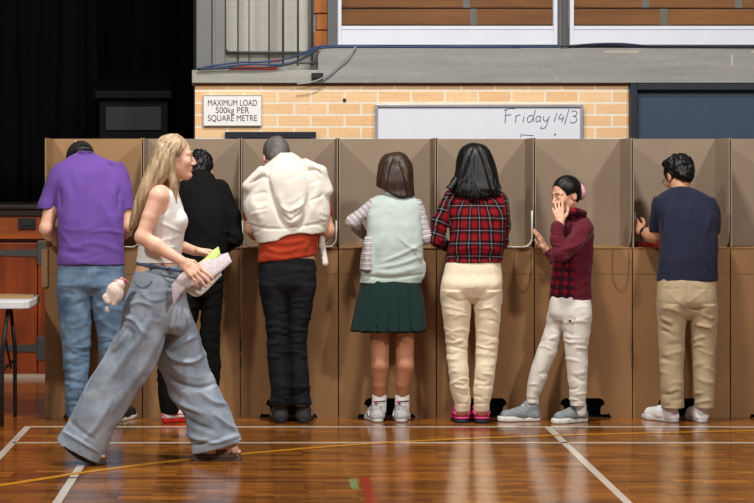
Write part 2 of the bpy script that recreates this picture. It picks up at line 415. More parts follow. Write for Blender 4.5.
# back wall: cream brick under a grey concrete beam
def brick():
    t = NT('cream_brick'); tc = t.n('ShaderNodeTexCoord'); sp = t.n('ShaderNodeSeparateXYZ', {0: tc.outputs['Object']})
    cb = t.n('ShaderNodeCombineXYZ', {0: t.math('ADD', sp.outputs[0], -.0315+2.4), 1: t.math('ADD', sp.outputs[2], -2.082+2.58)})
    br = t.n('ShaderNodeTexBrick', {'Vector': cb, 'Color1': srgb((240, 202, 156)), 'Color2': srgb((230, 186, 138)), 'Mortar': srgb((236, 226, 208)),
             'Scale': 1.0, 'Mortar Size': .0085, 'Mortar Smooth': .2, 'Bias': -.1, 'Brick Width': .2394, 'Row Height': .0857}, offset=.5)
    n = t.noise(cb, 40, 4); sc2 = t.noise(t.coord((4, 4, 60)), 1, 3)
    c = t.mix(.35, br.outputs[0], t.ramp(n, [(.3, (.82, .8, .78, 1)), (.7, (1.1, 1.1, 1.1, 1))]), 'MULTIPLY')
    c = t.mix(.3, c, t.ramp(sc2, [(.35, (.8, .76, .7, 1)), (.6, (1.05, 1.05, 1.05, 1))]), 'MULTIPLY')
    t.set(Base_Color=c, Roughness=.75)
    t.bump(t.math('MULTIPLY', br.outputs[1], -1), .4, .006); return t.m
mbk = brick()
X0 = wp(195, 0, 16).x; ZB = wp(0, 83, 16).z
struct(MB().box((X0, 16, 0), (wp(628.5, 0, 16).x, 16.25, ZB+.02)).build('wall_back', mbk))
def conc(name, c):
    t = NT(name); n = t.noise(t.coord((.6, 1, 9)), 2, 5, .6); n2 = t.noise(t.coord(), 30, 4)
    f = t.math('MULTIPLY_ADD', n2, .3, t.math('MULTIPLY', n, .7)); k = srgb(c)[:3]
    t.set(Base_Color=t.ramp(f, [(.3, tuple(x*.8 for x in k)+(1,)), (.7, tuple(x*1.15 for x in k)+(1,))]), Roughness=.8); t.bump(n2, .15, .004); return t.m
YS = 15.95
xs = wp(318, 0, YS).x
struct(MB().box((wp(192, 0, YS).x, YS, wp(0, 83, YS).z), (xs, 17.3, wp(0, 70, YS).z), .004).build('trim_1', conc('painted_ledge_left', (158, 158, 150))))
gb = struct(MB().box((xs, YS, wp(0, 83, YS).z), (8, 17.3, wp(0, 48, YS).z), .004).build('trim_2', conc('painted_beam', (146, 146, 143))))
sm = plain('paint_scar', (176, 172, 160), .8)
for a, b in (((604, 50.5), (639, 53)), ((751, 50.5), (760, 53)), ((731, 55), (733, 66)), ((556, 78), (558, 81))):
    pa, pb = wp(*a, YS-.001), wp(*b, YS-.001); MB().box((pa.x, YS-.0015, pb.z), (pb.x, YS+.001, pa.z)).build('paint_scar', sm, gb)
struct(MB().box((X0-.02, 15.985, ZB-.018), (wp(628, 0, 16).x, 16.0, ZB+.01)).build('trim_3', plain('rust_bead', (150, 100, 62), .8)))
# navy door leaf with a darker frame at the right
nd = plain('navy_frame', (14, 24, 40), .45); nf = plain('slate_blue_panel', (44, 64, 86), .5, var=.06)
dr = struct(empty('door_1', (wp(630, 0, 16).x, 16, 0)))
x0, x1 = wp(629, 0, 16).x, 5.6; z1 = wp(0, 84, 16).z
MB().box((x0, 15.93, 0), (x0+.05, 16.1, z1), .004).build('door_frame', nd, dr)
MB().box((x0+.05, 15.93, z1-.045), (x1, 16.1, z1), .004).build('door_frame', nd, dr)
MB().box((x0+.05, 15.99, 0), (x1, 16.05, z1-.045), .003).build('door_panel', nf, dr)
struct(MB().box((x1, 15.98, 0), (8, 16.25, ZB+.02)).build('wall_right', mbk))

# navy topped board, sign and whiteboard on the brick
pa, pb = wp(225, 131.8, 15.96), wp(316, 138, 15.96)
nb = empty('notice_board', ((pa.x+pb.x)/2, 15.99, 1.05)); tag(nb, 'navy framed board on the brick wall, only its top strip showing above the booths', 'notice board')
mb = MB()
for q in (((pa.x, 15.95, pa.z-.045), (pb.x, 15.995, pa.z)), ((pa.x, 15.95, 1.05), (pb.x, 15.995, 1.09)), ((pa.x, 15.95, 1.09), (pa.x+.04, 15.995, pa.z-.045)), ((pb.x-.04, 15.95, 1.09), (pb.x, 15.995, pa.z-.045))): mb.box(*q, .002)
mb.build('frame', nd, nb); MB().box((pa.x+.04, 15.97, 1.09), (pb.x-.04, 15.994, pa.z-.045)).build('pin_panel', nf, nb)

def text_mesh(txt, size, name, mat, loc, parent, align='CENTER', depth=.001, sx=1):
    cu = bpy.data.curves.new(name, 'FONT'); cu.body = txt; cu.size = size; cu.align_x = align; cu.extrude = depth; cu.align_y = 'CENTER'
    o = bpy.data.objects.new(name, cu); dg = bpy.context.evaluated_depsgraph_get(); COL.objects.link(o); dg.update()
    me = bpy.data.meshes.new_from_object(o.evaluated_get(bpy.context.evaluated_depsgraph_get())); bpy.data.objects.remove(o)
    me.transform(Matrix.Translation(loc) @ Matrix.Rotation(PI/2, 4, 'X') @ Matrix.Diagonal((sx, 1, 1, 1))); me.name = name
    me.materials.clear(); return link(name, me, mat, parent)
pa, pb = wp(203, 95, 15.98), wp(262, 126, 15.98); cxs = (pa.x+pb.x)/2
sg = empty('wall_sign', (cxs, 15.99, pb.z)); tag(sg, 'white rectangular sign with black capital letters about maximum load on the brick wall', 'sign')
MB().box((pa.x, 15.975, pb.z), (pb.x, 15.999, pa.z), .003).build('sign_panel', plain('sign_white', (236, 236, 234), .5, var=.02), sg)
mb = MB(); t_ = .006
for q in (((pa.x, 15.972, pa.z-t_), (pb.x, 15.976, pa.z)), ((pa.x, 15.972, pb.z), (pb.x, 15.976, pb.z+t_)), ((pa.x, 15.972, pb.z+t_), (pa.x+t_, 15.976, pa.z-t_)), ((pb.x-t_, 15.972, pb.z+t_), (pb.x, 15.976, pa.z-t_))): mb.box(*q)
mb.build('sign_border', plain('sign_border', (170, 168, 164), .6), sg)
ink = plain('sign_ink', (44, 44, 48), .6)
for i, (s_, wpx) in enumerate((('MAXIMUM LOAD', 49), ('500kg PER', 33.5), ('SQUARE METRE', 49))):
    o = text_mesh(s_, .062, 'lettering', ink, (0, 0, 0), sg); d = o.data
    xs_ = [v.co.x for v in d.vertices]; wv = max(xs_)-min(xs_)
    # centre and stretch each line to its measured width
    k = (wpx*15.97/FOC)/wv; mid = (max(xs_)+min(xs_))/2; zz = [v.co.z for v in d.vertices]; mz = (max(zz)+min(zz))/2; my = sum(v.co.y for v in d.vertices)/len(d.vertices)
    zc = wp(0, 102.8+7.9*i+(.4 if i == 1 else 0), 15.97).z
    for v in d.vertices: v.co = Vector(((v.co.x-mid)*k+cxs-sg.location.x, (v.co.y-my)*.3+15.9735-sg.location.y, (v.co.z-mz)*1.0+zc-sg.location.z))

pa, pb = wp(375, 104.5, 15.96), wp(583, 139, 15.96); zb = .98
wbx = empty('whiteboard', ((pa.x+pb.x)/2, 15.98, zb)); tag(wbx, 'large whiteboard with grey edging and handwritten marker writing on the brick wall', 'whiteboard')
MB().box((pa.x+.012, 15.965, zb+.01), (pb.x-.012, 15.998, pa.z-.012)).build('writing_surface', plain('whiteboard_enamel', (222, 225, 236), .25, var=.02), wbx)
al = plain('aluminium_edging', (160, 164, 172), .35, metal=.4)
mb = MB(); f_ = .02
for q in (((pa.x, 15.95, pa.z-f_), (pb.x, 15.998, pa.z)), ((pa.x, 15.95, zb), (pb.x, 15.998, zb+f_)), ((pa.x, 15.95, zb+f_), (pa.x+f_, 15.998, pa.z-f_)), ((pb.x-f_, 15.95, zb+f_), (pb.x, 15.998, pa.z-f_))): mb.box(*q, .003)
mb.build('frame', al, wbx)
# handwriting: Friday 14/3, and a box sketched below
st = [[(506,109),(505,123)],[(504,110.5),(510,108.5),(515,108.8)],[(505,115.5),(511,114.5)],[(516,115),(515.5,122.5)],[(516,117),(518.5,114.8),(520.5,115)],[(524,116),(523,122)],[(524.5,112.8),(524.7,113.4)],
 [(533,116),(530,115.4),(527.5,118),(527.8,121.5),(530.5,121.8),(533,118)],[(535.5,110),(533.5,118),(534,122)],[(540.5,116.5),(537.5,116.3),(536,119),(536.8,121.8),(539.5,120.6)],[(541,116.5),(540,120),(541,122)],
 [(543.5,116),(543.6,120),(546,121),(548,119)],[(549.5,116),(547.5,122),(545,127.5),(541,128.5),(541.5,126)],[(557,113),(554,121.5)],[(561.5,113.5),(558.5,118.5),(564,118.2)],[(563.5,115.5),(561.8,122)],
 [(569,109),(564.5,124.5)],[(571.5,112),(574.5,110.8),(577,112.5),(575.5,115.6),(573,116.2),(576,117),(576.5,120.5),(573,123),(569.8,121.8)],
 [(520.5,137),(521,134.6),(534,135.6)]]
mk = plain('marker_ink', (108, 110, 122), .6); mb = MB()
for s_ in st[:-1]:
    q = catmull([wp(*p, 15.9635) for p in s_], 5) if len(s_) > 2 else [wp(*p, 15.9635) for p in s_]
    mb.tube(q, .0032, 5)
mb.build('handwriting', mk, wbx); MB().tube([wp(*p, 15.9635) for p in st[-1]], .003, 5).build('marker_sketch', mk, wbx)
MB().ball(wp(555, 134.3, 15.962), .006, u=8, v=6).build('magnet', M['black'], wbx)

# ---- upper level: posts, wire guard, glazed screens, timber wall behind
Yp = 16.15
def up(px, py, Y=Yp): return wp(px, py, Y)
struct(MB().box((up(195, 0, 16.96).x, 16.96, 2.1), (up(330, 0, 16.96).x, 17.3, 4.2)).build('wall_upper_left', plain('grey_wall', (180, 180, 172), .8)))
tw = NT('timber_wall'); v = tw.coord((.8, 8, 8)); n = tw.noise(v, 1, 5, .6)
tw.set(Base_Color=tw.ramp(n, [(.3, srgb((158, 98, 50))), (.7, srgb((200, 130, 68)))]), Roughness=.6)
Yt = 17.25; ztl = wp(0, 25.5, Yt).z; zt8 = wp(0, 8.3, Yt).z; rh = zt8-ztl
tb = struct(MB().box((up(322, 0, Yt).x, Yt+.02, 2.1), (8, Yt+.2, 4.4)).build('wall_upper_right', M['black']))
jt = plain('grey_joint_strip', (150, 150, 140), .7)
seams = {-1: [-60, 470, 660, 905], 0: [463, 555, 642, 735], 1: [372, 520, 700], 2: [430, 600, 780], 3: [500, 690], 4: [420, 620]}
for r in range(-1, 6):
    z0 = zt8+r*rh if r >= 0 else ztl
    MB().box((up(322, 0, Yt).x, Yt, z0+.006), (8, Yt+.03, z0+rh-.006), .003).build('timber_board', tw.m, tb)
    for sx_ in seams.get(r, []):
        a = wp(sx_, 0, Yt).x; MB().box((a, Yt-.008, z0+.004), (a+.055, Yt+.01, z0+rh-.004)).build('joint_strip', jt, tb)
sl = MB()
glass = NT('window_glass'); glass.b.inputs['Base Color'].default_value = (.92, .95, .95, 1); glass.b.inputs['Transmission Weight'].default_value = 1; glass.b.inputs['Roughness'].default_value = .02; glass.b.inputs['IOR'].default_value = 1.45
wh = plain('white_window_frame', (214, 218, 230), .4, var=.03)
def window(nm, xa, xb, last=False):
    g = struct(empty(nm, (up(xa, 0).x, Yp, up(0, 45).z)))
    zt, zb_ = 4.1, up(0, 45).z
    a, b = up(xa, 0).x, up(xb, 0).x
    MB().box((a, Yp-.03, zb_), (a+.028, Yp+.05, zt), .002).build('window_frame', wh, g)
    MB().box((b-.028, Yp-.03, zb_), (b, Yp+.05, zt), .002).build('window_frame', wh, g)
    MB().box((a+.028, Yp-.03, zb_), (b-.028, Yp+.05, up(0, 30.3).z), .003).build('window_rail', wh, g)
    MB().box((a+.028, Yp-.018, up(0, 29.7).z), (b-.028, Yp+.05, up(0, 26).z), .003).build('window_rail', wh, g)
    MB().box((a+.028, Yp-.01, up(0, 30.3).z), (b-.028, Yp+.03, up(0, 29.7).z)).build('rail_groove', M['greydark'], g)
    MB().box((a+.028, Yp+.012, up(0, 26).z), (b-.028, Yp+.018, zt)).build('glass_pane', glass.m, g)
window('window_1', 337.5, 557, ); window('window_2', 569.5, 1000)
struct(MB().box((up(558, 0).x, Yp, 2.3), (up(562, 0).x, Yp+.12, 4.2)).box((up(562, 0).x, Yp+.05, 2.3), (up(569, 0).x, Yp+.12, 4.2)).build('trim_4', M['greydark']))
struct(MB().box((up(327.5, 0).x, Yp-.05, 2.3), (up(337.3, 0).x, Yp+.1, 4.2), .004).build('trim_5', M['greydark']))
struct(MB().box((up(197, 0).x, 16.0, 2.2), (up(212, 0).x, 16.12, 4.2), .006).build('trim_6', plain('post_grey', (112, 113, 114), .45)))
struct(MB().box((up(215.5, 0).x, 16.05, 2.2), (up(225, 0).x, 16.18, 4.2), .004).build('trim_7', M['greypaint']))
ob = plain('orange_brick', (160, 94, 36), .7, var=.2)
pl = struct(empty('trim_8', (up(321, 0).x, 16.3, 2.2)))
for r in range(0, 14):
    z0 = up(0, 46).z+r*.121; dx = .018*(r % 2)
    MB().box((up(315.5, 0).x+dx-.01, 16.2, z0), (up(327.5, 0).x+.01, 16.4, z0+.113), .004).build('brick', ob, pl)
# folded white panel behind a wire guard
pn = tag(MB().prism([wp(px, py, 16.9) for px, py in ((226, -80), (226, 49), (229, 52), (306, 52), (308, 49), (308, -80))], (0, .03, 0), bev=.004).build('stored_panel', plain('panel_offwhite', (226, 224, 214), .6, var=.05)),
   'off white rounded panel stored upright behind the wire mesh guard', 'panel'); recentre(pn)
wg = empty('wire_guard', (up(270, 0).x, 16.3, up(0, 69, 16.3).z)); tag(wg, 'grey wire mesh guard with upright bars above the load sign', 'mesh guard')
mb = MB(); zg0, zg1 = up(0, 66, 16.3).z, 3.9
xx = up(226, 0, 16.3).x; xe = up(314, 0, 16.3).x
while xx < xe: mb.tube([(xx, 16.3, zg0), (xx, 16.3, zg1)], .0009, 4); xx += .0165
zz = zg0
while zz < 3.2: mb.tube([(up(226, 0, 16.3).x, 16.303, zz), (xe, 16.303, zz)], .0009, 4); zz += .0165
mb.build('wire_mesh', plain('wire', (150, 150, 144), .5), wg)
for px, rr in ((238, .005), (249, .004), (269, .006), (283, .009), (298, .008), (312, .008)):
    MB().tube([(up(px, 0, 16.27).x, 16.27, up(0, 66, 16.27).z), (up(px, 0, 16.27).x, 16.27, 3.9)], rr, 8).build('upright_bar', plain('bar_grey', (84, 86, 86), .5), wg)
MB().tube([up(226, 52, 16.27), up(314, 52, 16.27)], .006, 8).build('cross_rail', M['greydark'], wg)
MB().tube([up(296, 62.5, 16.1), up(319, 62.5, 16.1)], .012, 8).build('cross_rail', M['greypaint'], wg)
# cables along the ledge
bl = plain('blue_cable', (32, 58, 104), .5); dk = plain('dark_cable', (34, 38, 48), .5); gc = plain('grey_cable', (146, 150, 156), .5)
def cable(pts, r, m, lab, Y=15.98):
    o = MB().tube(catmull([wp(px, py, Y+d) for px, py, d in pts], 8), r, 8).build('cable', m); tag(o, lab, 'cable'); recentre(o); return o
cable([(197,69,0),(215,65.5,0),(240,62.5,0),(262,62,0),(285,59,.02),(303,53.5,0),(318,46.8,0),(345,45.6,0),(400,47,0),(470,46.2,0),(548,46.8,0),(600,44.6,0),(640,46,0),(675,46.6,0)], .0065, bl, 'bright blue cable running the whole ledge and along the beam')
cable([(198,69.2,-.03),(222,67,-.03),(250,64.5,-.03),(280,64.5,-.03),(300,60,-.03),(318,48.6,-.03),(360,46.8,-.03),(430,47,-.03),(520,47.2,-.03)], .007, bl, 'darker blue cable sagging in front of the mesh guard and up to the beam')
cable([(197,69.4,-.06),(230,68,-.06),(262,67.8,-.06),(290,64,-.06),(310,55,-.06),(320,47.6,-.06)], .007, dk, 'thick dark cable lying lowest on the ledge under the mesh guard')
cable([(560,46.6,-.04),(596,44,-.04),(622,43.8,-.04),(650,46,-.04),(690,46.2,-.04),(754,46.8,-.04),(820,47,-.04)], .007, dk, 'black cable on the beam under the right hand window')
o = cable([(356,46.6,-.05),(348,56,-.07),(338,66,-.06),(326,76,-.06),(312,82,-.07),(297,84,-.07)], .006, gc, 'grey cable hanging down over the face of the beam', 15.98)
bxo = MB().box(wp(311.5, 79, 15.92), wp(323, 73, 15.948), .003).box(wp(313, 78, 15.912), wp(321.5, 74, 15.922)).build('junction_box', M['black']); tag(bxo, 'small black box fixed to the front of the ledge', 'box'); recentre(bxo)
rd = plain('red_plastic', (190, 28, 22), .5)
o = MB().prism([wp(228, 69.6, 16.05), wp(278, 69.6, 16.05), wp(276, 66.4, 16.05), wp(240, 65.8, 16.05)], (0, .12, 0), bev=.004).build('red_tray', rd); tag(o, 'flat red plastic object lying on the ledge behind the cables', 'tray'); recentre(o)
o = MB().box(wp(271, 61.5, 16.12), wp(281, 59.3, 16.17), .003).build('red_tag', rd); tag(o, 'small red tag caught on the cables in front of the mesh', 'tag'); recentre(o)
bk = tag(MB().ball(wp(344.5, 100, 15.99), (.012, .008, .012)).build('wall_plug', M['black']), 'small black plug in the brick wall left of the whiteboard', 'plug'); recentre(bk)

# ---- stage on the left
Yf = 16.15; ZS = wp(0, 209, Yf).z; XR = X0
struct(MB().box((-9, Yf-.04, ZS-.0), (XR, 21, ZS+.03), .004).build('trim_9', plain('dark_stage_edge', (30, 20, 14), .4)))
struct(MB().box((XR-.02, 16.25, 0), (XR+.1, 21, 4.4)).build('wall_stage_right', M['black']))
struct(MB().box((-9, 20.6, ZS), (XR, 20.8, 5)).build('wall_stage_back', M['black']))
struct(MB().box((-9, 16.6, 4.2), (XR, 20.8, 4.3)).build('ceiling', M['black']))
ow = wood('orange_varnished_timber', (92, 34, 8), (152, 66, 18), 'Z', .35); owh = wood('orange_varnished_timber_rail', (110, 46, 12), (168, 84, 26), 'X', .35)
sf = struct(MB().box((-9, Yf+.06, 0), (XR, Yf+.1, ZS)).build('wall_stage_front', ow))
MB().box((-9, Yf, wp(0, 239, Yf).z), (XR, Yf+.06, ZS-.02), .004).build('top_rail', owh, sf)
MB().box((-9, Yf-.02, ZS-.05), (XR, Yf+.06, ZS), .004).build('nosing', plain('dark_nosing', (34, 20, 12), .35), sf)
zt = wp(0, 240, Yf).z
hin = plain('grey_iron_strap', (66, 66, 66), .5, metal=.3)
for k in range(6):
    xr = wp(37, 0, Yf).x-k*.93; xl = xr-.9
    MB().box((xl, Yf+.012, .03), (xr, Yf+.05, zt-.02), .006).build('cupboard_door', ow, sf)
    if k == 0:
        for py in (253, 348.5):
            z = wp(0, py, Yf).z
            MB().prism([(xr-.62, Yf+.004, z-.006), (xr+.0, Yf+.004, z-.028), (xr+.0, Yf+.004, z+.028), (xr-.62, Yf+.004, z+.016)], (0, .01, 0)).build('strap_hinge', hin, sf)
            MB().box((xr, Yf-.006, z-.085), (xr+.07, Yf+.006, z+.085), .004).build('hinge_plate', hin, sf)
MB().box((wp(38, 0, Yf).x, Yf, 0.03), (wp(54, 0, Yf).x, Yf+.06, zt), .004).build('stile', ow, sf)
ax0 = wp(54, 0, Yf).x
MB().box((ax0, Yf+.02, .03), (XR, Yf+.06, zt), .004).build('stile', ow, sf)
struct(MB().box((-9, Yf-.01, 0), (XR, Yf+.04, .03)).build('baseboard_stage', plain('pale_skirting', (168, 150, 134), .6)))
o = MB().box(wp(18.5, 229, Yf-.02), wp(36, 218, Yf+.004), .004).box(wp(21, 226, Yf-.028), wp(33.5, 221, Yf-.018), .003).build('power_outlet', M['black']); tag(o, 'black power outlet on the timber front of the stage', 'outlet'); recentre(o)
# black curtains
def curtain(xa, xb, Y, zb, zt, lab, seed):
    rnd = random.Random(seed); n = int((xb-xa)/.025); cols = []
    ph = rnd.random()*6
    for i in range(n+1):
        x = xa+(xb-xa)*i/n; d = .07*math.sin(x*24+ph+1.4*math.sin(x*5+ph))+.02*math.sin(x*61)
        cols.append([(x+.01*math.sin(z*2+x*9), Y+d*(1-.25*z/4), zb+(zt-zb)*j/8) for j, z in enumerate([0, .5, 1, 1.5, 2, 2.5, 3, 3.5, 4])])
    o = MB().grid(cols).build('stage_curtain', M['curtain']); tag(o, lab, 'curtain'); solid(o, .006); recentre(o)
curtain(-5.0, wp(98, 0, 17.6).x, 17.6, ZS+.05, 4.15, 'black velvet curtain filling the left of the stage', 1)
curtain(wp(90, 0, 18.4).x, XR-.06, 18.4, ZS+.05, 4.15, 'black velvet curtain at the back of the stage behind the lectern', 2)
lt = empty('lectern', (wp(132, 0, 17).x, 17.2, ZS+.03)); tag(lt, 'black cabinet like lectern with sloping top standing on the dark stage', 'lectern')
a, b = wp(99, 0, 17).x, wp(168, 0, 17).x; zq = wp(0, 91, 17).z
MB().box((a, 17.0, ZS+.03), (b, 17.5, zq-.06), .006).build('cabinet_body', M['blackgloss'], lt)
MB().prism([(a-.03, 16.95, zq-.06), (a-.03, 16.95, zq), (a-.03, 17.45, zq+.12), (a-.03, 17.5, zq+.12), (a-.03, 17.5, zq-.06)], (b-a+.06, 0, 0), bev=.006).build('sloping_top', M['blackgloss'], lt)
MB().box((a+.05, 16.985, zq-.3), (b-.05, 17.0, zq-.12), .004).build('front_panel', M['black'], lt)
MB().box((a+.05, 16.985, zq-.75), (b-.05, 17.0, zq-.36), .004).build('front_panel', M['black'], lt)

# ================================================================ VOTING BOOTHS
YB = 13.60; YK = 14.04; PITCH = .5966; XB = -1.394; ZL = 1.034; ZT = 1.702
pencil_m = plain('string', (120, 92, 66), .8)
def booth(k):
    x = XB+k*PITCH; wd = .5895; mat = M['cardboard_warm'] if k == 0 else M['cardboard_grey']; low = M['cardboard']  # warm light on the first booth's upper screen is put into its carton colour
    r = empty('voting_booth', (x+wd/2, (YB+YK)/2, 0)); T = .006
    # lower front with the toe opening
    cx = x+wd*.49; zo = .118
    prof = [(x, 0), (cx-.178, 0), (cx-.150, .045), (cx-.128, zo-.014), (cx-.108, zo), (cx+.108, zo), (cx+.128, zo-.014), (cx+.150, .045), (cx+.178, 0), (x+wd, 0), (x+wd, ZL-T), (x, ZL-T)]
    MB().prism([(a, YB, b) for a, b in prof], (0, T, 0)).build('front_panel', low, r)
    MB().box((x, YB+T, 0), (x+T, YK, ZL-T)).build('side_panel', low, r); MB().box((x+wd-T, YB+T, 0), (x+wd, YK, ZL-T)).build('side_panel', low, r)
    MB().box((x, YB-.004, ZL-T), (x+wd, YK, ZL), .001).build('ledge', low, r)
    MB().box((x, YB-.003, ZL-.045), (x+wd, YB, ZL-.002)).box((x+.05, YB-.002, .70), (x+.058, YB, .94)).build('edge_fold', low, r) if False else None
    MB().box((x+.01, YB-.0015, .873), (x+wd-.01, YB+.0005, .876)).build('fold_crease', plain('crease', (120, 92, 66), .8) if k == 0 else bpy.data.materials['crease'], r)
    MB().box((x, YK-.004, 0), (x+wd, YK, ZT), .001).build('back_panel', mat, r)
    # black box painting the shade in the toe opening, and two rounded carton tabs
    MB().box((cx-.19, YB+.20, 0.001), (cx+.19, YB+.205, .15)).box((cx-.19, YB+T, .15), (cx+.19, YB+.205, .155)).box((cx-.195, YB+T, 0.001), (cx-.19, YB+.205, .155)).box((cx+.19, YB+T, 0.001), (cx+.195, YB+.205, .155)).box((cx-.19, YB+T, .0005), (cx+.19, YB+.205, .002)).build('toe_shade', M['black'], r)
    for s_ in (-1, 1):
        c = cx+s_*.135; pts = [(c+.024*math.cos(t), YB-.001, .050+.028*math.sin(t)) for t in [PI*q/8 for q in range(9)]]
        pts += [(c-.024, YB-.001, .020), (c+.024, YB-.001, .020)]
        MB().prism(pts, (0, .006, 0)).build('carton_tab', M['cardboard'], r)
    # wings of the upper screen, with a slit and a curved foot
    for s_ in (0, 1):
        xa = x if s_ == 0 else x+wd-T
        pr = [(YB, ZT), (YK-.004, ZT), (YK-.004, ZL), (YB+.07, ZL), (YB+.03, ZL+.03), (YB+.01, ZL+.09), (YB, ZL+.20)]
        if s_ == 0 and k > 2 or s_ == 1 and k in (0, 1): pr = [(YB, ZT), (YK-.004, ZT), (YK-.004, ZL), (YB, ZL)]
        MB().prism([(xa, a, b) for a, b in pr], (T, 0, 0)).build('side_wing', mat, r)
    # hand slots: black strips painted for the shade inside them
    for z in (.40, .30):
        MB().box((x+wd-.001, YB-.001, z), (x+wd+.008, YB+.004, z+.075)).build('slot_shade', M['black'], r)
    # bowed white writing card for booths where the photo shows it
    rr = .055; L = []; zt_ = {2: .11, 4: .17, 0: .02}.get(k)
    if zt_:
        sides = {2: (0, 1), 4: (1,), 0: (1,)}[k]; xl, xr = x+T+.004, x+wd-T-.004
        if 0 in sides: L += [(xl, ZL+rr+zt_)] + [(xl+rr-rr*math.cos(t), ZL+.004+rr-rr*math.sin(t)) for t in [PI/2*q/8 for q in range(9)]]
        else: L += [(x+.3, ZL+.004)]
        if 1 in sides: L += [(xr-rr+rr*math.sin(t), ZL+.004+rr-rr*math.cos(t)) for t in [PI/2*q/8 for q in range(9)]] + [(xr, ZL+rr+zt_)]
        else: L += [(xr, ZL+.004)]
        n = len(L); ys = [YB-.012+.0, YB+.05]
        o = MB().grid([[(a, y, b) for a, b in L] for y in ys]).build('writing_card', M['cardwhite'], r); solid(o, .005)
    if k in (4, 5):
        c = (x+wd-.07); pts = [(c-.045, YB-.006, ZL-.005), (c-.05, YB-.008, ZL-.1), (c-.042, YB-.008, ZL-.2), (c-.005, YB-.008, ZL-.255), (c+.035, YB-.008, ZL-.22), (c+.05, YB-.008, ZL-.12), (c+.05, YB-.006, ZL-.005)]
        MB().tube(catmull(pts, 6), .0016, 5).build('pencil_string', pencil_m, r)
    return r
labs = ['brown cardboard voting booth at the far left, used by the man in purple', 'cardboard voting booth behind the man in the black hoodie',
 'cardboard voting booth with white curved card, used by the grey haired man', 'cardboard voting booth used by the schoolgirl in the green skirt',
 'cardboard voting booth used by the woman in the red plaid shirt', 'cardboard voting booth the girl in maroon stands against',
 'cardboard voting booth used by the man in the navy shirt', 'unused cardboard voting booth cut off by the right edge of the photo']
for k, lb in enumerate(labs): tag(booth(k), lb, 'voting booth', 'row of cardboard voting booths')
bx = bpy.data.objects['voting_booth']
a, b = wp(41.5, 249, 13.58), wp(47.5, 287, 13.58)
MB().box((a.x, 13.585, b.z), (b.x, 13.592, a.z), .001).build('side_flap', M['cardboard_warm'], bx)

# ================================================================ TABLE at the left edge
tbm = plain('table_plastic', (206, 208, 212), .45, var=.03); lg = plain('charcoal_steel', (34, 34, 38), .4, metal=.4)
xr = wp(39, 0, 13.62).x; zt = .735
tr = empty('folding_table', (xr-.9, 13.4, 0)); tag(tr, 'white plastic folding table with dark steel legs at the left edge', 'table')
MB().prism([(xr-1.8, 13.05, zt-.04), (xr-.035, 13.05, zt-.04), (xr, 13.09, zt-.04), (xr, 13.69, zt-.04), (xr-.035, 13.73, zt-.04), (xr-1.8, 13.73, zt-.04)], (0, 0, .045), bev=.006).build('table_top', tbm, tr)
for y, px in ((13.12, 2), (13.62, 15)):
    xx = wp(px, 0, y).x
    MB().tube([(xx+.035 if y < 13.3 else xx-.03, y, zt-.04), (xx, y, .42), (xx, y, 0)], [.012, .012, .012], 10).build('leg', lg, tr)
xm = wp(8, 0, 13.4).x
MB().tube([(wp(4, 0, 13.12).x, 13.12, .34), (wp(13, 0, 13.62).x, 13.62, .34)], .009).tube([(wp(4, 0, 13.12).x, 13.12, .56), (wp(11, 0, 13.62).x, 13.62, .30)], .007).build('leg_brace', lg, tr)
for y in (13.12, 13.62): MB().tube([(xr-1.6, y, zt-.04), (xr-1.6, y, 0)], .012, 10).build('leg', lg, tr)
o = MB().prism([wp(-30, 0, 13.3)*1.0, wp(33, 0, 13.3)*1.0, wp(34.5, 0, 13.62)*1.0, wp(-30, 0, 13.62)*1.0], (0, 0, .012)).build('cardboard_sheet', M['cardboard_warm'])
for v in o.data.vertices: v.co.z = zt+.006 + (v.co.z-CAMH-CY*13.3/FOC > .006)*.0
for i, v in enumerate(o.data.vertices): v.co.z = zt+.0055+(.012 if i >= 4 else 0)
tag(o, 'flat brown cardboard sheet lying on the white folding table', 'cardboard sheet'); recentre(o)

# ================================================================ PEOPLE
SK = {'pale': skin('skin_pale', (224, 176, 150)), 'warm': skin('skin_warm', (190, 138, 108)), 'tan': skin('skin_tan', (170, 116, 86)), 'light': skin('skin_light', (214, 164, 138)), 'fair': skin('skin_fair', (228, 180, 156))}
eye_m = plain('eye_dark', (28, 20, 16), .15); lip_m = plain('lip', (178, 96, 88), .45)
HB = hairmat('black_hair', (2, 2, 3), (9, 8, 9)); HBr = hairmat('dark_brown_hair', (24, 15, 11), (66, 44, 32)); HG = hairmat('grey_hair', (48, 45, 44), (108, 102, 98), 130, .6)
HBl = hairmat('blonde_hair', (112, 86, 60), (204, 178, 144), 70, .42)
def rotm(yaw, pitch=0, roll=0):
    """columns: forward, side(left), up.  yaw 0 looks along +y (towards the booths), positive turns to the left of the photo; pitch>0 looks down"""
    f = Vector((-math.sin(yaw)*math.cos(pitch), math.cos(yaw)*math.cos(pitch), -math.sin(pitch)))
    s = Vector((-math.cos(yaw), -math.sin(yaw), 0)); u = f.cross(s)*-1
    u = s.cross(f) if s.cross(f).z > 0 else f.cross(s)
    if roll:
        R = Matrix.Rotation(roll, 3, f); s = R @ s; u = R @ u
    return f, s, u
class Person:
    def __init__(s, name, Y0, foot, label, group=None):
        s.Y = Y0; s.root = empty(name, (wp(foot, 0, Y0).x, Y0, 0)); tag(s.root, label, 'person'); s.m = Y0/FOC
    def p(s, px, py, dy=0): return wp(px, py, s.Y+dy)
    def rows(s, R):
        """(py, left px, right px, dy, ry px)"""
        out = []
        for py, l, r, dy, ry in R:
            Y = s.Y+dy; q = Y/FOC; out.append((CAMH-(py-CY)*q, ((l+r)/2-CX)*q, Y, (r-l)/2*q, ry*s.m))
        return out
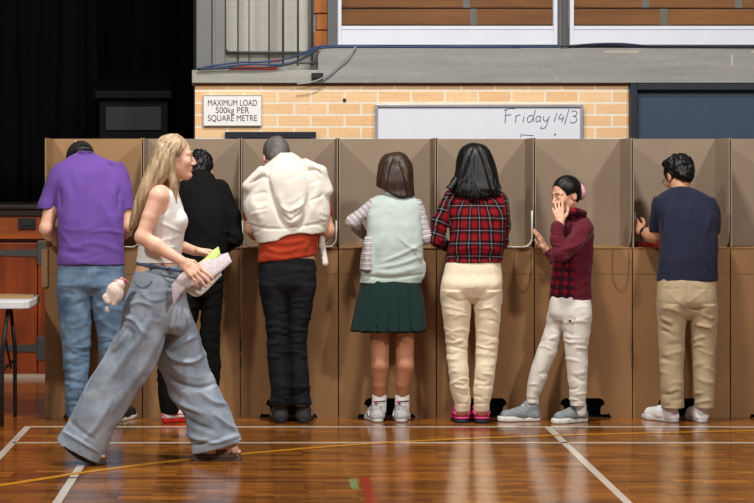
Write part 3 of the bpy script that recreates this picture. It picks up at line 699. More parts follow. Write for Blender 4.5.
def head(P, F, c, R, s=1.0):
    """adds a head with a face to the body field; c = middle of the head, R = frame"""
    f, sd, u = R; Rm = [[f[i], sd[i], u[i]] for i in range(3)]
    L = lambda a, b, d: c+(f*a+sd*b+u*d)*s
    E = lambda a, b, d, r, k=.01, op='u': F.ell(L(a, b, d), [q*s for q in r], Rm, k*s, op)
    E(-.014, 0, .036, (.094, .073, .082)); E(.028, 0, -.022, (.062, .058, .078), .03)
    for q in (-1, 1):
        F.cone(L(.0, q*.044, -.052), L(.066, q*.010, -.094), .020*s, .017*s, .03*s)
        E(.064, q*.036, -.022, (.022, .020, .022), .02)
        F.cone(L(.082, q*.012, .020), L(.070, q*.040, .022), .010*s, .009*s, .014*s)
        E(.094, q*.031, .000, (.010, .014, .008), .014, 's')
        E(.077, q*.031, .000, (.0130, .014, .012), .004)
        E(-.010, q*.074, -.008, (.019, .009, .031), .004); E(-.004, q*.083, -.004, (.008, .006, .016), .006, 's')
        E(.096, q*.011, -.034, (.010, .008, .008), .006)
    F.cone(L(.086, 0, .010), L(.108, 0, -.028), .0075*s, .010*s, .008*s)
    F.cone(L(.087, -.016, -.054), L(.087, .016, -.054), .0065*s, .0065*s, .006*s); F.cone(L(.092, -.006, -.053), L(.092, .006, -.053), .0065*s, .0065*s, .006*s)
    F.cone(L(.086, -.014, -.066), L(.086, .014, -.066), .007*s, .007*s, .006*s); F.cone(L(.096, -.016, -.060), L(.096, .016, -.060), .0022*s, .0022*s, .003*s, op='s')
    E(.080, 0, -.090, (.017, .018, .015), .014)
    return L, E
def eyes(P, L, s=1.0, open_=True):
    """iris discs, lids closed line and brows as small parts"""
    for q in (-1, 1):
        if open_:
            MB().ball(L(.0845, q*.031, .000), (.0065*s, .0065*s, .0042*s)).build('eye', eye_m, P.root)
def brows(P, L, mat, s=1.0):
    for q in (-1, 1):
        MB().tube([L(.0945, q*.014, .026), L(.094, q*.026, .031), L(.083, q*.044, .027)], [.003*s, .0035*s, .002*s], 6).build('eyebrow', mat, P.root)
def hand(F, W, d, n, side=1, curl=.5, s=1.0, spread=.10, curls=None, thumb=.5):
    d = Vector(d).normalized(); n = Vector(n); n = (n-d*n.dot(d)).normalized(); l = d.cross(n)*side; W = Vector(W)
    K = []
    offs = (.031, .0105, -.0105, -.030); base = (.088, .092, .087, .078)
    F.cone(W-d*.01, W+d*.03, .021*s, .020*s, .012, None)
    for i in range(4):
        k = W+(d*base[i]+l*offs[i])*s; K.append(k)
        F.cone(W+(d*.015+l*offs[i]*.55)*s, k, .0145*s, .0115*s, .008)
    ln = ((.042, .025, .021), (.046, .029, .022), (.042, .027, .021), (.033, .020, .018)); rr = (.0092, .0094, .0088, .0078)
    tips = []
    for i in range(4):
        a = 0; p = K[i]; sp = (1.5, .5, -.5, -1.6)[i]*spread; cu = (curls[i] if curls else curl)
        for j in range(3):
            a += cu*(.85, 1.15, .75)[j]
            q = p+((d+l*sp).normalized()*math.cos(a)+n*math.sin(a))*ln[i][j]*s
            F.cone(p, q, rr[i]*s*(1-.09*j), rr[i]*s*(1-.09*(j+1)), .0035); p = q
        tips.append(p)
    t0 = W+(d*.022+l*.022+n*.004)*s; t1 = t0+(d*.62+l*.72+n*.30*(1+thumb)).normalized()*.042*s
    t2 = t1+(d*.85+l*(.5-.5*thumb)+n*.5*thumb).normalized()*.033*s; t3 = t2+(d*.95+l*(.2-.5*thumb)+n*.6*thumb).normalized()*.026*s
    F.cone(t0, t1, .0155*s, .0115*s, .010); F.cone(t1, t2, .0108*s, .0098*s, .004); F.cone(t2, t3, .0098*s, .0078*s, .004)
    return tips
def folds(P, L, base=None, gain=1.9):
    """L: [(points px, width px, amplitude mm)]"""
    S = []
    for pts, wd, amp in L:
        q = catmull([(a, b, 0) for a, b in pts], 5) if len(pts) > 2 else [Vector((*a, 0)) for a in pts]
        S.append((np.array([[v.x, v.y] for v in q]), wd, amp/1000))
    def f(V, N):
        px = CX+V[:, 0]/V[:, 1]*FOC; py = CY-(V[:, 2]-CAMH)/V[:, 1]*FOC; q = np.stack([px, py], 1); d = np.zeros(len(V))
        for pl, wd, amp in S:
            m = (q[:, 0] > pl[:, 0].min()-4*wd) & (q[:, 0] < pl[:, 0].max()+4*wd) & (q[:, 1] > pl[:, 1].min()-4*wd) & (q[:, 1] < pl[:, 1].max()+4*wd)
            if not m.any(): continue
            qq = q[m]; best = np.full(len(qq), 1e9); tt = np.zeros(len(qq)); n = len(pl)-1
            for i in range(n):
                a, b = pl[i], pl[i+1]; ab = b-a; t = np.clip((qq-a)@ab/max(ab@ab, 1e-9), 0, 1); dd = np.linalg.norm(qq-a-t[:, None]*ab, axis=1)
                u = dd < best; best[u] = dd[u]; tt[u] = (i+t[u])/n
            taper = np.clip(np.minimum(tt, 1-tt)*5, 0, 1)*.7+.3
            d[m] += gain*amp*np.exp(-(best/wd)**2)*taper*np.where(N[m][:, 1] < .35, 1, 0)
        return d+(base(V, N) if base else 0)
    return f
def wrinkle(amp, fx, fy, fz, seed=0, sharp=True, warp=.0):
    def f(V, N):
        q = V*np.array([fx, fy, fz])+seed*7.3
        if warp: q = q+warp*np.stack([vnoise(V*6+1), vnoise(V*6+5), vnoise(V*6+9)], 1)
        n = vnoise(q)+.5*vnoise(q*2.1+3)
        if sharp: n = .35-np.abs(n)*1.2
        return amp*n
    return f
def creases(regs, seed=0, amp=3.0, wd=1.5, sign=None):
    """irregular short cloth creases: regs = [(x0, x1, y0, y1, how many, tilt)]"""
    r = random.Random(seed); out = []
    for x0, x1, y0, y1, n, tilt in regs:
        for i in range(n):
            y = y0+(y1-y0)*(i+r.uniform(.1, .9))/n; w_ = x1-x0; side = r.random() < .5; ln = w_*r.uniform(.35, .85); sl = (r.uniform(-.5, .5)+tilt)*ln*.5; bw = r.uniform(-.16, .16)*ln
            if side: p = [(x0+r.uniform(-1, 1), y), (x0+ln*.5, y+sl*.5+bw), (x0+ln, y+sl)]
            else: p = [(x1+r.uniform(-1, 1), y), (x1-ln*.5, y+sl*.5+bw), (x1-ln, y+sl)]
            out.append((p, wd*r.uniform(.7, 1.4), amp*r.uniform(.6, 1.4)*(1 if r.random() < .65 else -1)))
    return out
def addf(*fs): return lambda V, N: sum(f(V, N) for f in fs)
def strands(amp=.003, f=95, g=7, seed=0):
    def h(V, N):
        return amp*(vnoise(V*np.array([f, f, g])+seed)*.6+vnoise(V*np.array([f*.4, f*.4, g*.6])+seed+9)*.8)
    return h
def shoe(P, heel, yaw, L=.27, wd=.095, hgt=.075, upper=None, sole=None, accent=None, sole_h=.028, toe_up=.0, name='sneaker', low=False, laces=None):
    """heel: ground point of the heel; yaw as for heads"""
    f = Vector((-math.sin(yaw), math.cos(yaw), 0)); sd = Vector((-math.cos(yaw), -math.sin(yaw), 0)); up_ = Vector((0, 0, 1)); H = Vector(heel)
    g = lambda a, b, z: H+f*a*L+sd*b*wd+up_*z
    r = empty(name, tuple(H), P.root); r.location = H-origin_of(P.root)
    S = Field(.004)
    out = [(.10, .30, .30), (.30, .32, .31), (.50, .36, .33), (.72, .46, .42), (.88, .36, .34)]
    for a, b in zip(out, out[1:]): S.cone(g(a[0], 0, sole_h*.5), g(b[0], 0, sole_h*.5), a[1]*wd*1.05, b[1]*wd*1.05, .01)
    S.plane((0, 0, .001), (0, 0, -1)); S.plane((0, 0, sole_h), (0, 0, 1)); S.build('sole', sole, r)
    U = Field(.004)
    U.cone(g(.13, 0, .035), g(.13, 0, hgt), wd*.34, wd*.31, .02).cone(g(.13, 0, .035), g(.45, 0, .045), wd*.35, wd*.37, .02).cone(g(.45, 0, .045), g(.80, 0, .034), wd*.40, wd*.38, .03)
    U.cone(g(.20, 0, hgt), g(.58, 0, hgt*.52), wd*.30, wd*.27, .02)
    U.cone(g(.40, 0, hgt*.80), g(.34, 0, hgt+.020), wd*.20, wd*.16, .012)
    if not low: U.ell(g(.12, 0, hgt+.012), (.018, wd*.26, .022), [[f[i], sd[i], up_[i]] for i in range(3)], .015)
    U.plane((0, 0, sole_h*.72), (0, 0, -1)); up_o = U.build('upper', upper, r, disp=wrinkle(.0012, 40, 40, 40))
    if accent:
        A = Field(.004); A.cone(g(.035, -.12, sole_h+.004), g(.035, -.10, hgt+.006), .010, .008, .004).cone(g(.035, .12, sole_h+.004), g(.035, .10, hgt+.006), .010, .008, .004); A.build('heel_tab', accent, r)
        MB().tube(catmull([g(.03, -.30, hgt*.55), g(-.005, 0, hgt*.62), g(.03, .30, hgt*.55)], 4), .004, 6).build('heel_band', accent, r)
        for s_ in (-1, 1): MB().tube(catmull([g(.20, s_*.43, sole_h+.004), g(.33, s_*.40, hgt*.72), g(.48, s_*.45, sole_h+.006), g(.60, s_*.40, hgt*.62)], 4), .0035, 6).build('side_stripe', accent, r)
    cm = bpy.data.materials.get('shoe_collar_lining') or plain('shoe_collar_lining', (60, 62, 66), .8)
    MB().tube([g(.14+.105*math.cos(t), .30*math.sin(t), hgt+.016+.012*math.cos(t)) for t in [2*PI*i/18 for i in range(18)]], .0045, 6, closed=True).build('collar_lining', cm, r)
    if laces:
        for i in range(4):
            a = .40+.085*i; z = hgt+.018-(a-.38)*.22
            MB().tube(catmull([g(a, -.22, z-.012), g(a+.02, 0, z), g(a, .22, z-.012)], 3), .003, 6).build('lace', laces, r)
    return r
def foot(F, ankle, heel, yaw, L=.24, s=1.0):
    f = Vector((-math.sin(yaw), math.cos(yaw), 0)); H = Vector(heel); A = Vector(ankle)
    F.cone(A, H+f*.05*s+Vector((0, 0, .035)), .034*s, .030*s, .02).cone(H+f*.04*s+Vector((0, 0, .035)), H+f*L*.75+Vector((0, 0, .028)), .028*s, .022*s, .02)
    sd = Vector((-f.y, f.x, 0))
    for i in range(5):
        o = (i-2)*.014*s; F.cone(H+f*L*.70+sd*o+Vector((0, 0, .022)), H+f*(L*.92-abs(i-2)*.006)+sd*o*1.2+Vector((0, 0, .016)), .011*s, .0085*s, .006)

# ---------------------------------------------------------------- 1: man in the purple T-shirt
def bare_arm(F, P, sh, el, wr, r=(10, 8.2, 7, 5), k=.02):
    s_, e_, w_ = P.p(*sh), P.p(*el), P.p(*wr); m = P.m
    F.cone(s_, e_, r[0]*m, r[1]*m*.8, k); mid = e_.lerp(w_, .3); F.cone(e_, mid, r[1]*m*.82, r[2]*m, k).cone(mid, w_, r[2]*m, r[3]*m*.82, k); return w_
def legs_bare(F, P, hip, knee, ank, r=(.085, .055, .052, .036)):
    a, b, c = P.p(*hip), P.p(*knee), P.p(*ank); F.cone(a, b, r[0], r[1], .03); m = b.lerp(c, .3)+Vector((0, -.012, 0)); F.cone(b, m, r[1]*.95, r[2], .03).cone(m, c, r[2], r[3], .03); return c
P = Person('man', 13.36, 93, 'man in purple T-shirt and blue jeans with a black cap, bent over the leftmost booth')
m = P.m; up_ = (0, 0, 1)
torso = [(151.5,79,91,.15,6),(155,72,98,.13,9),(159,65,106,.12,11),(164,60,113,.11,14),(171,56,119,.08,17),(182,54.5,123,.06,19.5),(200,56,124,.03,20),(232,58,124,.0,19.5),(250,58,124,.0,19.5),(265,57,124.5,.0,20)]
S = Field(.006); S.loft(P.rows(torso), e=2.3)
S.loft(P.rows([(164,56,72,.09,9),(172,50,70,.09,11),(184,45,66,.09,12),(196,41,62,.09,12),(205,37.5,58.5,.09,12.5),(209,37,57.5,.09,12.5)]), k=.03)
S.loft(P.rows([(162,106,122,.09,9),(172,111,128,.09,11),(184,114,131.5,.09,12),(196,118,133.5,.09,12),(209,121,134.5,.09,12.5)]), k=.03)
pur = cloth('purple_jersey', (104, 72, 152), bs=300)
S.build('t_shirt', pur, P.root, disp=folds(P, creases([(58,124,215,262,6,.3)], 8, 2.5, 2.6)+[([(60,178),(70,200),(64,235)],5,4),([(118,176),(110,205),(114,235)],5,4),([(60,262),(75,215)],3,3),([(120,240),(100,200)],4,3),([(66,250),(95,243),(122,252)],3,3),([(62,256),(80,257),(100,252)],2.5,3),([(72,168),(78,190)],3,2.5),([(105,165),(102,190)],3,2.5),([(58,228),(72,246)],2.5,2.5),([(60,209),(60,190)],2,-5),([(119,209),(119,190)],2,-5)], wrinkle(.0035, 9, 9, 5, 2, warp=.3)),
        opens=[(P.p(91, 265), (0,0,-1), .4), (P.p(47, 209, .09), (0,0,-1), .12), (P.p(128, 209, .09), (0,0,-1), .12)])
MB().tube(catmull([P.p(77.5, 153.5, .12), P.p(81, 152.2, .085), P.p(86, 151.8, .075), P.p(91, 152.4, .09), P.p(93.5, 154, .13)], 4), .004, 6).build('collar', pur, P.root)
J = Field(.006)
J.loft(P.rows([(259,59,123,0,18),(270,58,124,0,19),(284,57,124.5,-.01,18.5),(296,58,124,0,10)]), e=2.3)
J.loft(P.rows([(284,57,92,0,19),(300,57.5,92,0,17),(330,60,91.5,0,14),(352,62.5,90.5,.0,13.5),(375,64.5,89,-.01,13),(395,65.5,88,-.01,13),(408,65.5,86,0,13.5),(417,66,84,0,14)]), k=.012)
J.loft(P.rows([(284,91,124.5,0,19),(300,92,124.5,0,17),(330,96,124,0,14),(352,99,124,0,13.5),(380,101,123,-.01,13),(405,103,122.5,0,13),(416,104,123,0,14)]), k=.012)
den = denim('mid_blue_denim', (62, 82, 108), (112, 136, 160))
F1 = creases([(60,91,345,412,14,0),(98,124,335,412,12,0)], 3, 4.5, 1.6)+creases([(58,92,292,335,5,.6),(92,124,292,335,5,-.6)], 4, 4, 2.0)+[([(91,262),(91,296)],1.2,-4),([(60,300),(63,345),(65,400)],.7,3),([(123,300),(121,345)],.7,3)]
J.build('jeans', den, P.root, disp=folds(P, F1, wrinkle(.006, 7, 7, 15, 4, warp=.8), 1.1), opens=[(P.p(75,417), (0,0,-1), .14), (P.p(113,416), (0,0,-1), .14)], thick=.003)
st_m = plain('jeans_stitch', (150, 130, 96), .8); dd = denim('darker_denim', (44, 62, 92), (82, 106, 138))
def patch(P, name, pts, Yoff, mat, t=.004):
    q = [P.p(a, b, Yoff) for a, b in pts]; return MB().prism(q, (0, .012, 0), bev=.0015).build(name, mat, P.root)
SO = shoe(P, P.p(75, 0, -.01)*1.0-Vector((0, 0, P.p(75, 0, -.01).z)), .05, .28, .10, .08, M['rubber'], plain('sole_offwhite', (190, 188, 182), .6), sole_h=.025)
shoe(P, Vector((P.p(115, 0).x, P.Y-.01, 0)), -.35, .28, .10, .08, M['rubber'], bpy.data.materials['sole_offwhite'], sole_h=.025)
B = Field(.005)
B.loft(P.rows(torso), shrink=.014, e=2.3); 
hc = P.p(81, 163.5, .24); R1 = rotm(.32, .75)
L, E = head(P, B, hc, R1, 1.0)
B.cone(P.p(85, 166, .17), hc-R1[2]*.03, .052, .052, .02)
w1 = bare_arm(B, P, (60, 176, .09), (46.5, 228, .06), (60, 243, .30), (10, 8.5, 8, 5)); hand(B, w1, (.5, .85, 0), (0, 0, -1), 1, .35, 1.02)
w2 = bare_arm(B, P, (117, 176, .09), (127.5, 226, .06), (112, 242, .30), (10, 8.5, 8, 5)); hand(B, w2, (-.5, .85, 0), (0, 0, -1), -1, .55, 1.02)
for x, x2, fx in ((75, 75, .05), (109, 113, -.35)):
    a = P.p(x2, 408, .03); B.cone(P.p(x, 385, .01), a, .042, .036, .02); foot(B, a, Vector((a.x, P.Y, 0)), fx, .22)
B.inner(J)
B.build('body', SK['pale'], P.root); eyes(P, L); brows(P, L, HBr)
H = Field(.004); f, sd, u = R1; Rm = [[f[i], sd[i], u[i]] for i in range(3)]
H.ell(L(-.018, 0, .028), (.100, .079, .088), Rm); H.plane(L(.02, 0, -.045), -u+f*-.1); H.plane(L(.058, 0, 0), f); H.build('hair', HB, P.root, disp=strands())
C_ = Field(.004); C_.ell(L(-.012, 0, .046), (.108, .086, .088), Rm); C_.plane(L(0, 0, .012), -u-f*.12); C_.ell(L(-.115, 0, .028), (.03, .028, .02), Rm, .003, 's'); cap = C_.build('cap', plain('black_cap', (7, 7, 9), .85), P.root)
C2 = Field(.004); C2.ell(L(.10, 0, .030), (.075, .07, .010), Rm); C2.build('cap_peak', bpy.data.materials['black_cap'], P.root)
MB().tube(catmull([L(-.108, -.035, .018), L(-.122, 0, .014), L(-.108, .035, .018)], 5), .007, 8).build('cap_strap', plain('cap_strap_grey', (54, 56, 58), .6), P.root)
MB().tube(catmull([L(-.066, .030, .122), L(-.080, .032, .112), L(-.092, .033, .098)], 3), .0045, 6).build('cap_tag', M['cardwhite'], P.root)
patch(P, 'cargo_pocket', [(59, 286), (67, 286), (68, 309), (60, 309)], -.118, dd) if False else None

# ---------------------------------------------------------------- 3: man in the black hoodie
P = Person('man', 13.34, 190, 'man in black hoodie and black trousers with red sneakers, partly behind the striding woman'); m = P.m
torso = [(170,194,207,.16,7),(176,190,211,.14,10),(181,187,215,.12,13),(188,183,221,.10,16),(198,181,226,.08,19),(215,182,229,.04,20),(240,184,228,.01,19),(262,184,226,.0,19)]
S = Field(.006); S.loft(P.rows(torso), e=2.2)
S.ell(P.p(201, 178, .13), (.080, .065, .045), None, .03)
blk = cloth('black_fleece', (4, 4, 5), var=.15, sheen=0)
# right sleeve, then the left one behind the woman
for pts, rs in (([(219,190,.09),(231,216,.07),(234,238,.05),(222,250,.26)],[11,9.5,8.5,6.5]), ([(187,190,.09),(177,216,.07),(175,238,.05),(187,250,.26)],[11,9.5,8.5,6.5])):
    S.chain([P.p(*q) for q in pts], [q*m for q in rs], .03)
S.build('hoodie', blk, P.root, disp=folds(P, [([(214,196),(220,215),(218,240)],3,4),([(222,230),(239,236)],2.5,4),([(226,240),(238,244)],2,4),([(194,215),(216,240)],4,4),([(190,245),(222,252)],3,4),([(192,182),(201,186),(211,181)],2,-5)], wrinkle(.004, 12, 12, 9, 3, warp=.4)), opens=[(P.p(205,262), (0,0,-1), .3)])
J = Field(.006)
J.loft(P.rows([(257,186,224,0,18),(275,184,224,-.01,19.5),(296,184,223,0,18)]), e=2.2)
J.loft(P.rows([(280,184,205,0,17),(310,176,200,0,15),(345,165,190,0,13.5),(370,157,183,.0,13),(392,158,181,.0,13),(414,161,180,.01,13)]), k=.012)
J.loft(P.rows([(280,203,224,0,17),(310,201,222,0,15),(345,199,220,0,13.5),(370,198,221,0,13),(385,198,219,0,13),(413,199,216,.01,13)]), k=.012)
J.build('trousers', plain('black_trousers', (4, 4, 5), .9, .2), P.root, disp=wrinkle(.006, 8, 8, 20, 5, warp=.4), opens=[(P.p(171,414), (0,0,-1), .14), (P.p(207,413), (0,0,-1), .14)])
red = plain('red_sneaker', (196, 24, 26), .5); ws = plain('white_sneaker_sole', (222, 220, 216), .5, var=.03)
shoe(P, Vector((P.p(163, 0).x, P.Y-.04, 0)), -1.05, .27, .10, .075, plain('white_red_upper', (206, 196, 192), .5), red, red, sole_h=.042)
shoe(P, Vector((P.p(207, 0).x, P.Y-.02, 0)), -.1, .27, .10, .075, bpy.data.materials['white_red_upper'], red, red, sole_h=.042)
B = Field(.005); B.loft(P.rows(torso), shrink=.016, e=2.2)
hc = P.p(199.5, 171.5, .22); R_ = rotm(.05, .55); L, E = head(P, B, hc, R_)
B.cone(P.p(201, 184, .17), hc-R_[2]*.03, .05, .050, .02)
wa = P.p(222, 250, .26); wb = P.p(187, 250, .26)
B.cone(P.p(233, 238, .05), wa, .034, .026, .02); B.cone(P.p(176, 238, .05), wb, .034, .026, .02)
hand(B, wa+Vector((-.02, .04, 0)), (-.6, .8, 0), (0, 0, -1), -1, .5); hand(B, wb+Vector((.02, .04, 0)), (.6, .8, 0), (0, 0, -1), 1, .4)
for x, x2, fx in ((190, 171, -1.05), (212, 207, -.1)):
    a = P.p(x2-2, 406, .02); B.cone(P.p(x2-2, 380, .01), a, .04, .036, .02); foot(B, a, Vector((a.x-.03*(fx < -1), P.Y, 0)), fx, .21)
B.inner(J)
B.build('body', SK['warm'], P.root); eyes(P, L); brows(P, L, HB)
H = Field(.004); f, sd, u = R_; Rm = [[f[i], sd[i], u[i]] for i in range(3)]
H.ell(L(-.022, 0, .034), (.104, .084, .092), Rm); H.ell(L(.03, .02, .10), (.05, .06, .035), Rm, .02); H.ell(L(-.06, 0, -.03), (.05, .06, .05), Rm, .02)
for q in (-1, 1): H.ell(L(-.005, q*.082, -.018), (.024, .02, .04), Rm, .005, 's')
H.plane(L(.072, 0, .03), f+u*-.6); H.build('hair', HB, P.root, disp=wrinkle(.008, 55, 55, 40, 3, sharp=False))

# ---------------------------------------------------------------- 4: grey haired man with the white jacket over his shoulders
P = Person('man', 13.34, 290, 'grey haired man in orange T-shirt with a white hooded jacket draped over his shoulders'); m = P.m
torso = [(158,277,296,.17,8),(165,268,305,.13,13),(174,258,316,.10,17),(190,254,322,.07,20),(212,257,322,.03,20),(232,259,319,.0,19.5),(250,258.5,317.5,.0,19.5),(263,257.5,317,.0,19.5),(270,258,317,.0,19.5)]
S = Field(.006); S.loft(P.rows(torso), e=2.3)
S.chain([P.p(262, 182, .09), P.p(252, 215, .07)], [11*m, 9.5*m], .03); S.chain([P.p(313, 182, .09), P.p(324, 212, .07)], [11*m, 9.5*m], .03)
S.plane(P.p(257, 262.5), (.14, 0, -1))
ora = cloth('rust_orange_jersey', (160, 54, 26))
S.build('t_shirt', ora, P.root, disp=folds(P, [([(262,238),(285,243),(312,238)],3,4),([(264,246),(280,252),(305,247)],2.5,4),([(262,255),(290,260),(315,258)],3,3),([(310,240),(300,256)],2.5,3)], wrinkle(.004, 9, 9, 14, 8, warp=.4)), opens=[(P.p(288, 266), (.14,0,-1), .4)])
K = Field(.006); P0 = P
jk = [(152.5,280,292,.08,8),(156,276,298,.06,12),(161,270,304,.05,16),(166,264,310,.04,19),(172,258,318,.03,21),(180,251,324,.02,22),(192,244.5,328,.02,23),(203,242.5,330,.01,23),(214,245,330,.0,22.5),(224,249,327.5,.0,22),(232,253,325,.0,22),(243,257,322,.0,22)]
K.loft(P.rows(jk), e=2.5)
# the empty sleeves: folds that stand up on both shoulders
K.cone(P.p(262, 172, -.06), P.p(248, 186, -.05), 6*m, 6*m, .02).cone(P.p(305, 164, -.03), P.p(320, 172, -.03), 6*m, 6*m, .02).cone(P.p(320, 172, -.03), P.p(327, 190, -.03), 6*m, 6*m, .03)
# hanging hood
K.loft(P.rows([(156,279,293,-.00,6),(166,271,303,-.055,8),(180,268,308,-.085,9),(195,271,309,-.095,9),(208,275,308,-.10,9),(219,280,306,-.10,9),(226,285,302,-.10,7),(229.5,290,298,-.10,5)]), k=.008)
K.plane(P.p(290, 238), (.17, 0, -.98))
whj = cloth('white_fleece', (216, 212, 202), var=.03, rough=.85)
K.ell(P.p(300, 246, .0), (.16, .30, .085), None, .01, 's')
K.ell(P.p(290, 205, .14), (.15, .16, .30), None, .02, 's')
K.build('draped_jacket', whj, P.root, disp=folds(P, creases([(247,268,190,236,7,.8),(310,328,180,230,7,-.8),(272,304,170,205,3,1.2)], 12, 2.0, 1.6)+[([(268,180),(274,205),(284,226)],2.0,-9),([(308,196),(306,215),(300,228)],2.0,-9),([(278,192),(286,214),(294,222)],3,5),([(303,198),(298,214),(292,222)],2.5,5),([(283,214),(291,220),(300,213)],1.5,-8),([(281,205),(290,211),(302,204)],1.5,5),
   ([(250,184),(262,177),(268,178)],1.6,-8),([(306,171),(316,170),(322,175)],1.6,-8),([(247,224),(262,228),(284,229)],1.3,-4),([(284,229),(305,226),(326,222)],1.3,-4),([(252,200),(262,222)],4,4),([(318,185),(312,215)],4,4),([(256,192),(248,215)],3,3),([(312,180),(322,205)],3,3)], wrinkle(.004, 10, 10, 8, 5, warp=.3)))
MB().tube(catmull([P.p(319, 212, -.17), P.p(320, 213.5, -.172)], 2) if False else [P.p(319.5, 211, -.10), P.p(320, 214, -.10)], .004, 6).build('jacket_logo', M['black'], P.root)
KS = Field(.005); KS.chain([P.p(322, 228, .06), P.p(322, 246, .03), P.p(325, 263, .02)], [3.5*m, 3.2*m, 3.4*m], .01); KS.build('jacket_sleeve', whj, P.root, disp=wrinkle(.003, 20, 20, 30, 1))
J = Field(.006)
J.loft(P.rows([(258,260,315,0,18.3),(270,258.5,316.5,0,19.3),(284,259,316,-.01,18),(296,261,314,0,10)]), e=2.3)
J.loft(P.rows([(284,259,288,0,18.5),(305,262,289,0,15),(330,266,289,0,13.5),(352,267,289,0,12.5),(375,269,290,-.01,12),(392,271,291,-.01,12),(405,269,292,0,13)]), k=.012)
J.loft(P.rows([(284,287,316,0,18.5),(305,288,313,0,15),(330,289,308,0,13.5),(352,289,307,0,12.5),(375,290,309,-.01,12),(392,291,310,-.01,12),(405,291,312,0,13)]), k=.012)
J.build('jeans', denim('black_denim', (9, 10, 14), (24, 26, 33)), P.root, disp=folds(P, creases([(266,289,325,358,8,0),(289,309,325,358,8,0),(270,291,385,403,5,0),(291,312,385,403,5,0),(264,288,300,325,3,.3),(288,313,300,325,3,-.3)], 9, 4.5, 1.5)+[([(288,265),(288,292)],1.2,-4)], wrinkle(.005, 7, 7, 15, 6, warp=.8), 1.1), opens=[(P.p(280,405), (0,0,-1), .13), (P.p(301,405), (0,0,-1), .13)])
dks = plain('dark_grey_mesh_upper', (44, 44, 46), .6, var=.3, scale=60); dso = plain('dark_sole', (26, 26, 28), .6)
shoe(P, Vector((P.p(281, 0).x, P.Y-.03, 0)), .05, .28, .125, .085, dks, dso, plain('grey_trim', (92, 92, 92), .5), sole_h=.03)
shoe(P, Vector((P.p(303, 0).x, P.Y-.03, 0)), -.05, .28, .12, .085, dks, dso, bpy.data.materials['grey_trim'], sole_h=.03)
B = Field(.005); B.loft(P.rows([(max(q[0], 160),)+q[1:] for q in torso[1:]]), shrink=.016, e=2.3)
hc = P.p(276.5, 158, .20); R_ = rotm(.10, .60); L, E = head(P, B, hc, R_, 1.02)
B.cone(P.p(284, 170, .17), hc-R_[2]*.03, .052, .052, .02)
wa = bare_arm(B, P, (262, 182, .09), (251, 228, .05), (266, 243, .28), (10, 8, 7, 5)); hand(B, wa, (.5, .85, 0), (0, 0, -1), 1, .4)
wb = bare_arm(B, P, (314, 182, .09), (327, 230, .05), (311, 245, .28), (10, 9, 8, 5)); hand(B, wb, (-.5, .85, 0), (0, 0, -1), -1, .55)
for x, x2 in ((275, 281), (301, 302)):
    a = P.p(x2, 398, .01); B.cone(P.p(x2, 375, .0), a, .04, .034, .02); foot(B, a, Vector((a.x, P.Y, 0)), 0, .21)
B.inner(J)
B.build('body', SK['light'], P.root); eyes(P, L); brows(P, L, HG)
H = Field(.004); f, sd, u = R_; Rm = [[f[i], sd[i], u[i]] for i in range(3)]
H.ell(L(-.018, 0, .036), (.100, .082, .092), Rm); H.ell(L(-.06, 0, -.03), (.048, .058, .05), Rm, .02)
for q in (-1, 1): H.ell(L(-.003, q*.080, -.022), (.024, .02, .042), Rm, .005, 's')
H.plane(L(.07, 0, .03), f+u*-.5); H.build('hair', HG, P.root, disp=strands(.003, 70, 20))

# ---------------------------------------------------------------- 5: schoolgirl with vest and skirt
P = Person('girl', 13.36, 388, 'schoolgirl in a pale vest, striped shirt and dark green pleated skirt'); m = P.m
torso = [(190,387,403,.10,7),(194,381,407,.095,9),(198,372,416,.08,11),(203,368,421,.065,13.5),(212,367,422,.05,15.5),(228,367,422.5,.02,17),(245,366,423,.0,17),(262,363,423.5,.0,17.5),(273,361,424,.0,18),(283,360,421,.0,17.5)]
knit = cloth('pale_mint_knit', (174, 186, 182), bs=320, bump=.35)
S = Field(.005); S.loft(P.rows(torso), e=2.4); S.cone(P.p(422, 265, -.02), P.p(421, 275, -.02), 3.5*m, 3.5*m, .02)
S.build('knit_vest', knit, P.root, disp=folds(P, [([(361,275.5),(390,278),(423,274)],1.4,-5),([(372,272),(395,273),(420,267)],2.5,4),([(382,262),(402,254),(421,244)],1.8,4),([(376,268),(400,264),(421,256)],2,4),([(398,236),(408,246),(420,250)],1.8,3.5),([(370,250),(372,268)],2.5,4),([(384,232),(378,252)],3,3),([(405,225),(412,240)],3,2.5),([(413,246),(421,262)],2,4)], wrinkle(.004, 9, 9, 12, 12, warp=.4)), opens=[(P.p(390, 283), (0,0,-1), .3)])
# striped shirt: sleeves, tail and collar
ss = NT('striped_shirt'); a_ = ss.n('ShaderNodeAttribute', attribute_name='weave'); sp = ss.n('ShaderNodeSeparateXYZ', {0: a_.outputs['Vector']})
fr = ss.math('FRACT', ss.math('ADD', ss.math('DIVIDE', sp.outputs[1], .030), 50)); md = ss.math('LESS_THAN', fr, .42); md2 = ss.math('LESS_THAN', ss.math('FRACT', ss.math('ADD', ss.math('DIVIDE', sp.outputs[1], .030), 50.25)), .12)
ss.set(Base_Color=ss.mix(md2, ss.mix(md, srgb((196, 190, 190)), srgb((148, 140, 148))), srgb((90, 84, 96))), Roughness=.85)
sl = [P.p(373, 205, .06), P.p(352.5, 222, .04), P.p(366, 236, .26)]; sr = [P.p(417, 206, .06), P.p(426, 238, .02), P.p(412, 246, .24)]
WV = [(sl[0], sl[1], 6.5*m, (0, 0)), (sl[1], sl[2], 6*m, (0, .11)), (sr[0], sr[1], 6.5*m, (0, 0)), (sr[1], sr[2], 6*m, (0, .2)), (P.p(370, 275, .05), P.p(370, 235, .05), .06, (0, 0))]
